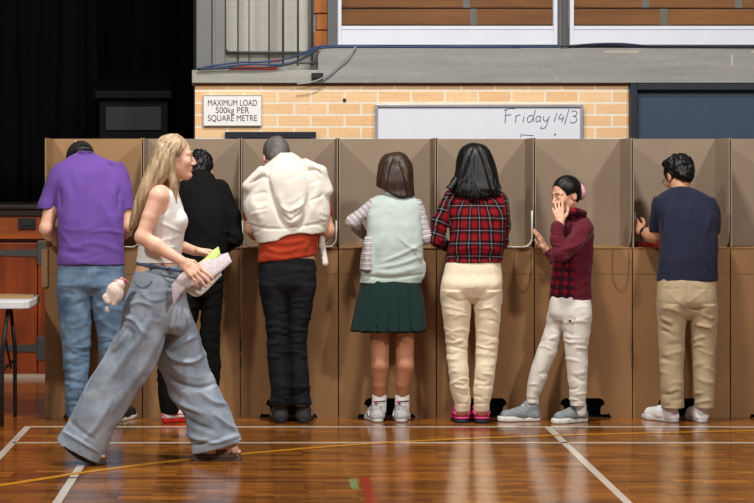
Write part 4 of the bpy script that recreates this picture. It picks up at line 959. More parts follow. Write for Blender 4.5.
for q in (sl, sr):
    T = Field(.005); T.chain(q, [7*m, 6.5*m, 5.2*m], .02); T.build('striped_sleeve', ss.m, P.root, disp=wrinkle(.005, 20, 20, 20, 3), weave=WV)
T = Field(.005); T.loft(P.rows([(237,365,376,.0,9),(246,362.5,374,-.005,12),(258,361,374,-.01,14),(270,360,374,-.005,16)]), e=2.2, k=.02)
T.build('shirt_tail', ss.m, P.root, disp=wrinkle(.007, 22, 22, 14, 5), weave=WV)
Cc = Field(.004); Cc.loft(P.rows([(187.5,388.5,402,.105,6.5),(191,385,404.5,.095,8.5),(195,383,407,.085,10)]), e=2.2); Cc.build('collar', cloth('shirt_white', (205, 202, 198)), P.root)
# pleated skirt
sk = cloth('bottle_green', (22, 46, 44), bs=260)
rows = [(279,361,421,0,17.5),(288,360,421.5,0,19),(300,357,423,0,20.5),(315,354,424,0,22),(330.5,351,425,0,23)]
K = Field(.005); K.loft(P.rows(rows), e=2.2)
def pleat(V, N):
    c = P.p(389, 300); th = np.arctan2(V[:, 0]-c.x, -(V[:, 1]-c.y)); zz = np.clip((P.p(0, 284).z-V[:, 2])/(P.p(0, 284).z-P.p(0, 330).z), 0, 1)
    fr = (th*7/PI+.3+.1*vnoise(V*3)) % 1.0; return (.020*zz**.7)*(fr-.5)*(1+.3*vnoise(V*5))
K.build('pleated_skirt', sk, P.root, disp=pleat, opens=[(P.p(389, 330.5), (0,0,-1), .4)])
wsk = plain('white_sock', (222, 222, 222), .9); up5 = plain('silver_grey_upper', (176, 178, 180), .5, var=.25, scale=50); s5 = plain('sneaker_sole_white', (206, 206, 208), .5)
acc5 = plain('white_overlay', (224, 224, 224), .5); mag = plain('magenta_trim', (166, 38, 104), .5)
for x0, x1, x2, yw in ((380, 379.5, 379.5, .12), (405, 405, 402.5, -.05)):
    shoe(P, Vector((P.p(x2-1.5, 0).x, P.Y-.03, 0)), yw, .25, .112, .082, up5, s5, acc5, sole_h=.03, laces=wsk)
    F = Field(.004); F.cone(P.p(x2, 394, .018), P.p(x2-.5, 410, .022), 7.3*m, 7.2*m, .01); F.plane(P.p(x2, 395), (0,0,1)); F.build('sock', wsk, P.root)
    MB().ball(P.p(x2-3.5, 402.5, -.035), (.009, .006, .012)).build('sock_tab', mag, P.root)
    MB().tube([P.p(x2-6, 402, -.02), P.p(x2, 401.5, -.042), P.p(x2+6.5, 401, -.02)], .004, 6).build('shoe_strap', M['black'], P.root)
B = Field(.005); B.loft(P.rows([r for r in torso if r[0] > 192]), shrink=.014, e=2.4); B.loft(P.rows(rows[:3]), shrink=.02)
hc = P.p(395, 175.5, .20); R_ = rotm(-.12, .42); L, E = head(P, B, hc, R_, .98)
B.cone(P.p(395, 194, .13), hc-R_[2]*.03, .045, .045, .02)
B.chain(sl, [.030, .028, .024], .01); B.chain(sr, [.030, .028, .024], .01)
hand(B, sl[2]+Vector((.012, .03, 0)), (.4, .8, -.35), (.3, -.2, -1), 1, .5, .92); hand(B, sr[2]+Vector((-.012, .03, 0)), (-.4, .85, -.2), (0, 0, -1), -1, .5, .92)
for x, x1, x2 in ((380, 380, 379.5), (404.5, 404.8, 402.5)):
    B.chain([P.p(x, 288), P.p(x, 322), P.p(x, 340), P.p(x1, 348), P.p(x1, 366, -.025), P.p(x2, 384, -.01), P.p(x2, 402, .02)], [13*m, 11*m, 9.6*m, 9*m, 9.1*m, 6.8*m, 5.2*m], .006)
    foot(B, P.p(x2, 404, .02), Vector((P.p(x2, 0).x, P.Y-.01, 0)), 0, .19)
B.build('body', SK['tan'], P.root); eyes(P, L, .98); brows(P, L, HBr, .98)
H = Field(.004)
H.loft(P.rows([(152.5,390,401,.17,8),(155,385,406,.16,11),(160,380.5,410,.15,14),(168,378,413,.13,17),(180,376.5,413.5,.11,18),(190,376.5,414,.095,16),(197,377,415.5,.07,13),(200,379,416,.06,10),(204.5,380,417,.05,8)]), k=.01, e=2.2)
H.ell(hc-R_[0]*.018+R_[2]*.036, (.102, .082, .094), [[R_[0][i], R_[1][i], R_[2][i]] for i in range(3)], .02)
H.plane(P.p(392, 193.5, 0), (-.50, 0, -1)); H.plane(P.p(394, 198.0, 0), (.10, 0, -1))
H.ell(hc+R_[0]*.10-R_[2]*.02, (.075, .055, .085), [[R_[0][i], R_[1][i], R_[2][i]] for i in range(3)], .01, 's')
H.build('hair', HBr, P.root, disp=addf(strands(.005, 60, 4), folds(P, [([(394,154),(388,170),(384,192)],2,-3),([(396,154),(404,172),(409,195)],2,-3),([(396,156),(397,190)],2.5,-2)])))

# ---------------------------------------------------------------- 6: woman in the red plaid shirt
P = Person('woman', 13.34, 471, 'woman with long black hair in red plaid shirt and cream trousers'); m = P.m
torso = [(188,462,488,.10,8),(192,454,498,.09,11),(197,448,505,.08,14),(204,446,507.5,.06,16),(215,447,508,.04,18),(232,449,506,.02,18.5),(247,448,504,.0,18),(256,447,503,.0,18),(262,446,502,.0,18.5)]
pm = plaid('red_plaid', (124, 12, 22), (8, 6, 10), (140, 140, 148), per=.076, lw=.055, dark_w=.50, lfac=.5)
al_ = [P.p(453, 198, .07), P.p(439.5, 222, .04), P.p(438, 240, .02), P.p(452, 249, .25)]; ar = [P.p(499, 199, .07), P.p(503, 224, .04), P.p(501, 242, .04), P.p(490, 248, .25)]
S = Field(.005); S.loft(P.rows(torso), e=2.3); S.chain(al_, [9.5*m, 8*m, 7.4*m, 5.6*m], .015).chain(ar, [8.5*m, 7.5*m, 7*m, 5.6*m], .02)
S.build('plaid_shirt', pm, P.root, disp=folds(P, [([(446,256),(475,259),(503,255)],2,-4),([(451,216),(448,245)],1.6,-6),([(433,232),(441,240),(449,240)],1.5,5),([(434,225),(447,232)],1.5,4),([(455,205),(462,225),(458,246)],2.5,3),([(495,212),(488,235)],2.5,3),([(455,250),(478,247),(500,250)],2.5,4),([(470,205),(482,230)],3,2.5)], wrinkle(.0045, 10, 10, 14, 21, warp=.4)),
        opens=[(P.p(474, 262), (0,0,-1), .35)], weave=[(P.p(475, 262, .02), P.p(475, 190, .06), .16, (.018, .01)), (al_[0], al_[2], .045, (0, .02)), (al_[2], al_[3], .04, (.0, .27)), (ar[0], ar[2], .045, (0, .02)), (ar[2], ar[3], .04, (0, .27))])
cr = cloth('cream_fleece', (222, 208, 182), var=.04, bs=300)
J = Field(.005)
J.loft(P.rows([(258,450,498,0,15),(264,446,500.5,0,17.5),(272,443.5,501.8,-.0,20),(284,441,502.5,-.015,22),(296,440.5,502,-.005,18),(303,441.5,501.5,0,10)]), e=2.3)
J.loft(P.rows([(290,441,472,-.01,20.5),(302,441,471.5,0,19),(322,443.5,470,.0,16),(338,445.5,468.5,.0,13.5),(352,446,467.5,.0,12.5),(370,448.5,468.5,-.015,12),(390,450.5,469.5,-.01,11),(403,454.5,470.5,.0,10),(411.5,455,469.5,.005,9)]), k=.010)
J.loft(P.rows([(290,471,502,-.01,20.5),(302,472.5,501.5,0,19),(322,475,500,.0,16),(338,476,498.5,.0,13.5),(352,476,497.5,.0,12.5),(370,475,495,-.015,12),(390,473.5,493,-.01,11),(403,474,490,.0,10),(411.5,474,489,.005,9)]), k=.010)
J.build('sweatpants', cr, P.root, disp=folds(P, creases([(445,469,330,358,8,.1),(476,499,330,358,8,-.1),(449,470,366,402,7,0),(474,494,366,402,7,0),(443,471,304,328,4,.5),(473,500,304,328,4,-.5)], 21, 3.6, 1.5)+[([(471.5,266),(471.5,298)],1.2,-4),([(446,296),(458,301),(470,299)],1.5,-3),([(497,295),(484,301),(473,299)],1.5,-3),([(454,403.5),(470,404)],1.1,-3.5),([(474,404),(489,403.5)],1.1,-3.5)], wrinkle(.004, 8, 8, 9, 9, warp=.8), 1.1),
        opens=[(P.p(462, 411.5), (0,0,-1), .1), (P.p(481.5, 411.5), (0,0,-1), .1)])
pk = plain('magenta_foam', (196, 54, 120), .6); nv = plain('navy_foam', (24, 22, 44), .6)
for x2, sgn in ((461.5, -1), (481.5, 1)):
    r = empty('slipper', (P.p(x2, 0).x-P.root.location.x, -.05, 0), P.root); X = P.p(x2, 0).x; Yh = P.Y-.05
    F = Field(.004); F.chain([Vector((X, Yh+.045, .012)), Vector((X, Yh+.11, .012)), Vector((X+sgn*.004, Yh+.20, .012))], [.045, .042, .05], .01); F.plane((0,0,.001), (0,0,-1)); F.plane((0,0,.022), (0,0,1)); F.build('sole', nv, r)
    F = Field(.004); F.chain([Vector((X, Yh+.045, .025)), Vector((X, Yh+.11, .025)), Vector((X+sgn*.004, Yh+.20, .025))], [.047, .044, .051], .01); F.plane((0,0,.024), (0,0,-1)); F.plane((0,0,.036), (0,0,1)); F.build('footbed', pk, r)
    F = Field(.004); F.chain([Vector((X-.048, Yh+.17, .02)), Vector((X-.03, Yh+.165, .075)), Vector((X+.03, Yh+.165, .075)), Vector((X+.048, Yh+.17, .02))], [.010, .012, .012, .010], .02, flat=(1, 2.6, 1)); F.build('strap', pk, r)
    MB().tube(catmull([Vector((X-.045, Yh+.13, .035)), Vector((X-.047, Yh+.06, .062)), Vector((X-.036, Yh+.02, .05))], 4), .009, 8).build('side_strap', pk, r); MB().tube(catmull([Vector((X+.045, Yh+.13, .035)), Vector((X+.047, Yh+.06, .062)), Vector((X+.036, Yh+.02, .05))], 4), .009, 8).build('side_strap', pk, r)
B = Field(.005); B.loft(P.rows(torso[1:]), shrink=.014, e=2.3); B.inner(J)
hc = P.p(473.5, 167, .18); R_ = rotm(.05, .40); L, E = head(P, B, hc, R_, 1.0)
B.cone(P.p(474, 190, .13), hc-R_[2]*.03, .048, .048, .02)
B.chain(al_, [.042, .036, .034, .026], .02); B.chain(ar, [.042, .036, .034, .026], .02)
hand(B, al_[3]+Vector((.01, .03, 0)), (.4, .85, -.1), (0, 0, -1), 1, .5, .95); hand(B, ar[3]+Vector((-.01, .03, 0)), (-.4, .85, -.1), (0, 0, -1), -1, .5, .95)
for x in (461.5, 481.5):
    B.cone(P.p(x, 395, .0), P.p(x, 412, .0), .038, .034, .02); foot(B, P.p(x, 412, 0)+Vector((0,0,.01)), Vector((P.p(x, 0).x, P.Y-.045, .03)), 0, .23)
B.build('body', SK['tan'], P.root); eyes(P, L); brows(P, L, HB)
H = Field(.004)
H.loft(P.rows([(143.5,468,480,.15,8),(146,463,486,.14,12),(151,459.5,490.5,.13,15),(160,457,494,.12,17.5),(172,455.5,497,.10,18),(182,453,499,.075,17),(189,449,501.5,.05,15),(194,447,501,.035,11),(198,452,498,.02,8)]), k=.01, e=2.2)
H.ell(hc-R_[0]*.018+R_[2]*.036, (.102, .084, .094), [[R_[0][i], R_[1][i], R_[2][i]] for i in range(3)], .02)
H.plane(P.p(478, 201, 0), (.50, 0, -1)); H.plane(P.p(478, 201, 0), (-.42, 0, -1))
H.chain([P.p(456, 180, .0), P.p(449, 190, -.03), P.p(444, 197, -.03)], [4*m, 3*m, 1.2*m], .02)
H.ell(hc+R_[0]*.10-R_[2]*.02, (.075, .055, .085), [[R_[0][i], R_[1][i], R_[2][i]] for i in range(3)], .01, 's')
H.build('hair', HB, P.root, disp=addf(strands(.005, 50, 4, 4), folds(P, [([(474,145),(464,165),(458,192)],2,-3),([(478,146),(486,165),(492,190)],2,-3),([(475,150),(476,195)],1.6,-3),([(466,178),(462,196)],1.4,-3)])))
# loose pointed ends of the hair over the shirt
rnd = random.Random(5); HL = MB()
for i in range(70):
    x = 453+i*.66+rnd.uniform(-1, 1); ye = 202-abs(x-477)*.30+rnd.uniform(-3, 3); y0 = ye-rnd.uniform(12, 18); e_ = -.052+abs(x-475)*.0021
    HL.tube(catmull([P.p(x+(476-x)*.08, y0, e_+.022), P.p(x+rnd.uniform(-.6, .6), (y0+ye)/2, e_), P.p(x+rnd.uniform(-1.5, 1.5), ye, e_+.006)], 3), [.0055]*4+[.004, .0025, .001], 5)
HL.build('hair_ends', HB, P.root)

# ---------------------------------------------------------------- 8: man in the navy T-shirt
P = Person('man', 13.34, 686, 'black haired man in navy T-shirt and khaki trousers at the second booth from the right'); m = P.m
torso = [(187,672,690,.12,8),(190,666,697,.11,10),(194,660,705,.10,12),(200,656,712,.09,14.5),(208,656,716,.07,17),(220,659,717.5,.05,19),(240,660,718,.02,19),(262,658.5,717.5,.0,19),(281,656.5,718,.0,19.5)]
S = Field(.006); S.loft(P.rows(torso), e=2.3)
S.loft(P.rows([(198,654,668,.08,10),(206,651,668,.09,11.5),(218,649.5,667,.12,12),(226,649,665,.15,12),(232.5,649,664.5,.17,12)]), k=.03)
S.loft(P.rows([(198,702,714,.08,10),(206,704,718,.09,11.5),(218,705,720.5,.12,12),(226,706,720.5,.15,12),(234,707,719.5,.17,12)]), k=.03)
S.build('t_shirt', cloth('navy_jersey', (31, 34, 54), bs=300), P.root, disp=folds(P, [([(664,205),(666,232),(662,262)],2.2,4),([(712,208),(706,235)],2.5,4),([(700,240),(705,258),(714,276)],1.8,5),([(694,232),(698,255),(704,276)],1.8,4),([(672,262),(668,276)],2.5,3),([(676,200),(680,225)],3,2.5),([(690,205),(688,225)],3,2.5),([(664,210),(663,230)],1.4,-5)], wrinkle(.0035, 9, 9, 6, 31, warp=.3)),
        opens=[(P.p(687, 281), (0,0,-1), .4), (P.p(656, 232.5, .17), (0,0,-1), .12), (P.p(713, 234, .17), (0,0,-1), .12)])
MB().tube(catmull([P.p(671, 190, .13), P.p(676, 187.5, .09), P.p(683, 187, .085), P.p(690, 188.5, .10), P.p(693, 191, .14)], 4), .0045, 6).build('collar', bpy.data.materials['navy_jersey'], P.root)
kh = cloth('khaki_twill', (164, 146, 118), bs=260, var=.06)
J = Field(.006)
J.loft(P.rows([(274,658,715,0,17.5),(285,657.5,716.5,-.005,20),(300,657,716.5,-.015,21),(312,657.5,717,0,17),(320,658,717,0,10)]), e=2.3)
J.loft(P.rows([(304,657.5,688,-.01,20.5),(320,658,686,0,18),(340,658.5,685,0,14.5),(360,659.5,684.5,0,13.5),(385,660.5,684,-.005,13.5),(398,661,684.5,0,13.5),(408,661,684.5,0,14)]), k=.010)
J.loft(P.rows([(304,687,717,-.01,20.5),(320,689,717,0,18),(340,690.5,716,0,14.5),(360,692,715,0,13.5),(385,693.5,714,-.005,13.5),(398,694,714,0,13.5),(408,694,713.5,0,14)]), k=.010)
J.build('trousers', kh, P.root, disp=folds(P, creases([(659,684,338,385,6,.5),(692,715,338,385,6,-.5),(661,684,388,407,4,0),(694,714,388,407,4,0),(660,686,308,335,5,.6),(690,716,308,335,5,-.6)], 33, 4.2, 1.8)+[([(687,284),(688,314)],1.3,-4),([(662,289),(680,289)],.8,-2.5),([(694,289),(712,289)],.8,-2.5),([(686,304),(700,294),(708,288)],1.6,2.5),([(686,308),(674,298),(668,292)],1.6,2.5)], wrinkle(.005, 8, 8, 9, 15, warp=.8), 1.3),
        opens=[(P.p(673, 408), (0,0,-1), .14), (P.p(704, 408), (0,0,-1), .14)])
for x in (667, 706) if False else (): MB().prism([P.p(x-6, 287, -.120), P.p(x+6, 287, -.120), P.p(x+6, 289, -.122), P.p(x-6, 289, -.122)], (0, .01, 0)).build('pocket_welt', kh, P.root)
wl = plain('white_leather', (222, 222, 224), .45, var=.04)
shoe(P, Vector((P.p(676, 0).x, P.Y-.02, 0)), .55, .29, .105, .085, wl, plain('sole_light_grey', (196, 196, 198), .5), sole_h=.03, laces=wl)
shoe(P, Vector((P.p(702.5, 0).x, P.Y-.03, 0)), .10, .28, .108, .085, wl, bpy.data.materials['sole_light_grey'], sole_h=.03, laces=wl)
B = Field(.005); B.loft(P.rows(torso[1:]), shrink=.016, e=2.3); B.inner(J)
hc = P.p(679, 176, .20); R_ = rotm(.35, .42); L, E = head(P, B, hc, R_, 1.02)
B.cone(P.p(681, 194, .14), hc-R_[2]*.03-R_[0]*.02, .052, .052, .02)
wa = bare_arm(B, P, (664, 209, .09), (656, 236, .17), (642.5, 232, .27), (7.5, 9, 8, 5.5)); hand(B, wa, (-.45, .6, .45), (.6, .2, -.4), -1, .9, .95)
wb = bare_arm(B, P, (708, 209, .09), (713, 234, .17), (702, 243, .32), (7.5, 7.5, 8, 5.5)); hand(B, wb, (-.6, .8, 0), (0, 0, -1), -1, .4)
for x, x2, fx in ((673, 673, .5), (703.5, 703, .1)):
    a = P.p(x2, 402, .02); B.cone(P.p(x2, 382, .0), a, .04, .036, .02); foot(B, a, Vector((a.x, P.Y, 0)), fx, .21)
B.build('body', SK['warm'], P.root); eyes(P, L); brows(P, L, HB)
H = Field(.004); f, sd, u = R_; Rm = [[f[i], sd[i], u[i]] for i in range(3)]
H.ell(L(-.020, 0, .036), (.103, .086, .094), Rm); H.ell(L(-.07, 0, -.02), (.045, .06, .05), Rm, .02); H.ell(L(.05, .0, .10), (.05, .065, .035), Rm, .02)
for q in (-1, 1): H.ell(L(.002, q*.084, -.022), (.026, .022, .040), Rm, .005, 's')
H.plane(L(.080, 0, .03), f+u*-.6); H.build('hair', HB, P.root, disp=addf(wrinkle(.008, 45, 45, 40, 3, sharp=False)))
for q in (-1, 1):
    c = L(.104, q*.031, .0); MB().tube([c+(sd*math.cos(t)*.024+u*math.sin(t)*.018) for t in [2*PI*i/16 for i in range(16)]], .0016, 5, closed=True).build('spectacle_rim', M['black'], P.root)
    MB().tube([L(.104, q*.055, .006), L(.0, q*.082, .008)], .0018, 5).build('spectacle_arm', M['black'], P.root)
d_ = (P.p(656, 236, .17)-wa).normalized(); c = wa+d_*.018; a1 = d_.orthogonal().normalized(); a2 = d_.cross(a1)
MB().tube([c+(a1*math.cos(t)+a2*math.sin(t))*.031 for t in [2*PI*i/20 for i in range(20)]], .0085, 8, closed=True).build('watch_band', M['rubber'], P.root)
MB().ball(c+Vector((-.012, -.027, .012)), (.014, .009, .014)).build('watch_case', M['blackgloss'], P.root)
o = MB().tube([wa+Vector((-.045, .04, -.005)), wa+Vector((-.040, .025, .12))], [.0035, .0035], 8).build('pen', plain('pen_grey', (120, 122, 126), .4)); tag(o, 'slim grey pen held by the man in the navy T-shirt', 'pen'); recentre(o)
ob_ = MB(); a, b = wp(636.5, 0, 13.72).x, wp(661, 0, 13.72).x
ob_.box((a, 13.66, ZL+.001), (b, 13.80, ZL+.03), .004); o = ob_.build('red_wallet', plain('red_cover', (150, 16, 24), .5)); tag(o, 'red wallet lying on the booth ledge by the man in navy', 'wallet'); recentre(o)

# ---------------------------------------------------------------- 7: girl in maroon turned to the left
P = Person('girl', 13.36, 560, 'girl in maroon shirt and white track pants facing left with one hand over her mouth'); m = P.m
mar = cloth('maroon_velvet', (88, 13, 32), bs=300, sheen=.12, rough=.75); pl7 = plaid('maroon_plaid', (120, 14, 34), (18, 10, 18), (70, 30, 44), per=.052, lw=.08, dark_w=.5, lfac=.5)
torso = [(210,569,583,.02,7),(215,566,586,.02,8),(220,563,590,.01,11),(228,559,593,.0,14),(240,556,594,.0,15),(255,553.5,593,.0,15),(270,552,591.5,.0,15),(284,550,591.5,.0,15.5),(300,548.5,592.5,.0,16.5)]
S = Field(.005); S.loft(P.rows(torso), e=2.2, shrink=.006)
S.plane(P.p(570, 299), (-.16, 0, -1))
S.build('plaid_shirt', pl7, P.root, disp=folds(P, [([(556,262),(562,285),(556,300)],2,4),([(565,258),(570,280),(566,300)],2,4),([(552,285),(575,296)],2,3)], wrinkle(.004, 14, 14, 8, 17, warp=.4)), opens=[(P.p(570, 300), (0,0,-1), .3)], weave=[(P.p(570, 300), P.p(574, 205), .11, (0, 0))])
S = Field(.005); S.loft(P.rows(torso), e=2.2)
ua = [P.p(585, 228, -.07), P.p(574, 243, -.15), P.p(560, 254, -.18), P.p(556.5, 240, -.165), P.p(557, 229, -.145)]
S.chain(ua, [8.6*m, 8*m, 7.4*m, 6.6*m, 6.4*m], .02)
ub = [P.p(567, 228, .08), P.p(563, 250, .12), P.p(556, 260, .15), P.p(548.5, 253, .17)]
S.chain(ub, [8*m, 7*m, 6*m, 4.6*m], .02)
S.plane(P.p(557, 226.5, -.14), (.02, 0, 1)) if False else None
S.ell(P.p(556, 282, -.10), (.115, .12, .20), None, .008, 's'); S.plane(P.p(585, 299.5), (.1, 0, -1))
S.build('maroon_overshirt', mar, P.root, disp=folds(P, [([(590,236),(576,246),(560,250)],1.8,5),([(586,250),(572,256),(562,260)],1.8,5),([(583,228),(570,240)],1.8,4),([(592,262),(580,270),(572,286)],2,5),([(590,278),(580,286)],2,4),([(552,234),(562,236)],1.2,-4),([(552,244),(563,246)],1.4,4),([(590,290),(574,296)],2,4)], wrinkle(.005, 14, 14, 14, 11, warp=.5)), opens=[(P.p(585, 299.5), (.1,0,-1), .2)])
cuf = Field(.004); cuf.cone(P.p(557, 231, -.147), P.p(557.2, 227.5, -.142), 6.8*m, 6.8*m, .004); cuf.build('cuff', mar, P.root)
Cc = Field(.004); Cc.chain([P.p(568, 214, -.05), P.p(575, 212, -.06), P.p(582, 215, -.02)], [4*m, 4.4*m, 4*m], .01); Cc.chain([P.p(568, 214, .05), P.p(575, 211, .06), P.p(583, 214, .02)], [4*m, 4*m, 4*m], .01)
Cc.build('collar', pl7, P.root, weave=[(P.p(575, 225), P.p(575, 205), .07, (.02, .01))])
trk = cloth('white_track_fabric', (206, 202, 194), var=.03, bs=300)
J = Field(.005)
J.loft(P.rows([(290,554,587,-.0,11),(300,550.5,590,-.01,14.5),(312,549,592,-.01,15),(320,552,591.5,-.01,13)]), e=2.2)
J.loft(P.rows([(300,551,574,.03,12),(314,547.5,572,.03,13.5),(330,544.5,565,.04,12.5),(344,539.5,560,.04,12),(360,533.5,553.5,.04,11),(375,529.5,547.5,.045,10.5),(388,527,542.5,.05,9),(398,526,538.5,.05,7.5),(403.5,526.5,537.5,.05,7)]), k=.014)
J.loft(P.rows([(300,562,590,-.03,13),(314,562,592,-.05,14),(330,563,590.5,-.05,13),(344,564.5,588.5,-.05,12.5),(360,566,588,-.05,11.5),(375,567.5,587.5,-.05,11),(390,569,587,-.05,10),(400,570,586,-.05,8.5),(406,570.5,585,-.05,8)]), k=.014)
J.build('track_pants', trk, P.root, disp=folds(P, creases([(538,562,334,362,6,.4),(564,589,334,362,6,0),(529,550,368,398,6,.2),(568,587,368,400,6,0),(552,590,305,330,4,.4)], 14, 3.6, 1.5)+[([(526,399),(538,400)],1.1,-4),([(570,401),(586,401)],1.1,-4)], wrinkle(.0045, 8, 8, 10, 27, warp=.8), 1.3),
        opens=[(P.p(532, 403.5, .05), (0,0,-1), .09), (P.p(578, 406, -.05), (0,0,-1), .09)])
lg_ = MB(); c = P.p(571.5, 320, -.142)
lg_.tube([c+Vector((math.cos(t)*.024, .004*abs(math.cos(t)), math.sin(t)*.020)) for t in [PI*.05+PI*1.15*i/10 for i in range(11)]], .0018, 5)
lg_.build('emblem_ring', plain('emblem_grey', (120, 120, 124), .7), P.root); MB().ball(P.p(570, 321, -.143), (.010, .004, .008)).build('emblem', plain('emblem_dark', (36, 38, 50), .7), P.root)
gu = plain('grey_knit_upper', (118, 124, 128), .75, var=.25, scale=60); gs = plain('white_midsole', (214, 212, 208), .5)
shoe(P, Vector((P.p(541, 0).x, P.Y+.045, 0)), 1.62, .258, .092, .088, gu, gs, None, sole_h=.032, laces=wsk)
shoe(P, Vector((P.p(587, 0).x, P.Y+.03, 0)), 2.10, .25, .095, .088, gu, gs, None, sole_h=.032, laces=wsk)
for x, d_, y0 in ((533.5, .05, 401), (580.5, -.03, 403)):
    F = Field(.004); F.cone(P.p(x-.5, y0-3, d_), P.p(x, y0+9, d_), 5.6*m, 5.4*m, .01); F.build('sock', wsk, P.root)
B = Field(.004)
hc = P.p(566, 195, -.01); R_ = rotm(2.1, .20); L, E = head(P, B, hc, R_, .925); f, sd, u = R_; Rm = [[f[i], sd[i], u[i]] for i in range(3)]
B.loft(P.rows(torso[2:]), shrink=.018, e=2.2); B.inner(J)
B.cone(P.p(575, 222, .0), hc-u*.03-f*.02, .042, .040, .02)
wr = P.p(560.5, 222, -.135); B.chain([ua[0], ua[1], ua[2], ua[3], wr], [.036, .034, .032, .028, .022], .015)
hand(B, wr, (-.16, .25, 1), (.10, 1, 0), -1, .5, .84, curls=[.42, .5, .55, .6], thumb=.1)
wl_ = P.p(546, 250, .175); B.chain(ub[:3]+[wl_], [.036, .032, .028, .021], .015)
hand(B, wl_, (-.42, .05, .9), (-.9, .4, 0), 1, .15, .82, thumb=.0)
for x, d_, hx, yw in ((533.5, .05, 539, 1.62), (580, -.03, 584, 2.1)):
    foot(B, P.p(x, 405, d_), Vector((P.p(hx-1, 0).x, P.Y+(.045 if hx == 539 else .02), 0)), yw, .19, .85)
B.build('body', SK['light'], P.root); eyes(P, L, .9); brows(P, L, HB, .9)
MB().tube([L(.097, -.012, -.060), L(.101, 0, -.059), L(.097, .012, -.060)], .004, 6).build('lips', lip_m, P.root)
H = Field(.004); H.ell(L(-.016, 0, .036), (.100*.925, .083*.925, .091*.925), Rm); H.ell(L(-.05, 0, -.02), (.045, .058, .045), Rm, .02); H.ell(L(-.115, 0, -.004), (.030, .032, .034), Rm, .01)
for q in (-1, 1): H.ell(L(.01, q*.075, -.036), (.034, .030, .042), Rm, .006, 's')
H.ell(L(.092, 0, -.018), (.058, .088, .092), Rm, .005, 's')
H.build('hair', HB, P.root, disp=addf(strands(.0022, 70, 20, 3), folds(P, [([(559,183.5),(564,180),(567,178)],.8,-3)])))
SCR = Field(.004); c = L(-.110, 0, -.002)
for i in range(14):
    t = 2*PI*i/14; t2 = 2*PI*(i+1)/14; SCR.cone(c+(sd*math.cos(t)+u*math.sin(t))*.034, c+(sd*math.cos(t2)+u*math.sin(t2))*.034, .017, .017, .004)
SCR.build('scrunchie', cloth('pink_satin', (222, 166, 180), rough=.5), P.root, disp=wrinkle(.003, 60, 60, 60, 5))

# ---------------------------------------------------------------- 2: the striding woman in front
P = Person('woman', 11.55, 150, 'blonde woman in white tank top and wide jeans striding past the booths with papers'); m = P.m
torso = [(186,161,177,.0,11),(190,152,178.5,0,25),(196,146,179.5,0,31),(206,142,182,0,32),(215,141,184.5,0,31),(222,140.5,185.5,0,30),(230,140.5,184.5,0,28.5),(240,140,182.5,0,27),(252,138.5,181,0,27),(264,136.5,180.5,0,29),(272,134,181,0,31)]
tw_ = cloth('white_ribbed_cotton', (224, 222, 220), var=.03, bs=300)
S = Field(.0045); S.loft(P.rows([r for r in torso]), e=2.1, shrink=-.004)
S.ell(P.p(178, 186, 0), (.085, .075, .085), None, .008, 's')
for q in (-1, 1):
    S.ell(P.p(159, 197, q*.19), (.062, .085, .100), None, .010, 's')
    S.ell(P.p(181, 221, q*.07), (.034, .055, .045), None, .03)
S.plane(P.p(138, 262.5), (.0, 0, -1)); S.plane(P.p(150, 186), (-.3, 0, 1))
S.build('tank_top', tw_, P.root, disp=folds(P, [([(160,222),(172,228),(183,232)],2,3),([(150,245),(165,240),(180,236)],2,3),([(142,256),(160,250),(178,246)],2,3.5),([(172,232),(168,250)],2,2.5)], wrinkle(.003, 10, 10, 14, 41, warp=.4)), opens=[(P.p(160, 262.5), (0,0,-1), .35)])
den2 = denim('pale_blue_denim', (118, 130, 146), (164, 176, 190))
J = Field(.006)
J.loft(P.rows([(262,137,179,0,29),(272,133.5,182,0,32),(284,130,184.5,0,35),(298,127.5,186,0,36),(312,126,189,0,35),(324,127,190,0,32),(332,135,185,0,26)]), e=2.2)
J.loft(P.rows([(290,129,182,-.06,26),(306,123.5,178,-.07,25),(318,122.5,172,-.08,23),(326,120,168,-.085,22),(340,112.5,166,-.09,21),(354,105.5,161,-.09,20),(366,97.5,156,-.09,19.5),(381,88.5,146,-.09,19),(398,80,134,-.09,19.5),(411,73,126.5,-.09,20),(424,65.5,119,-.09,20),(437,58,112,-.09,20.5),(450,50,106,-.09,21),(466,41,99,-.09,21)]), k=.02)
J.loft(P.rows([(290,146,184.5,.06,26),(306,148,188.5,.07,25),(320,150,193.5,.08,24),(334,151,199,.09,22),(350,153.5,204,.09,21),(365,157,209,.09,20),(380,163,215.5,.09,20),(396,170.5,223,.09,20),(410,178,230,.09,20.5),(422,185,234.5,.09,21),(433,189,239,.09,21.5),(445,191,243.5,.09,22),(462,191.5,249,.09,22)]), k=.02)
J.plane(P.p(159, 267.5), (-.16, 0, 1)); J.plane(P.p(78.5, 449), (-.47, 0, -.88)); J.plane(P.p(217, 449), (.27, 0, -.96))
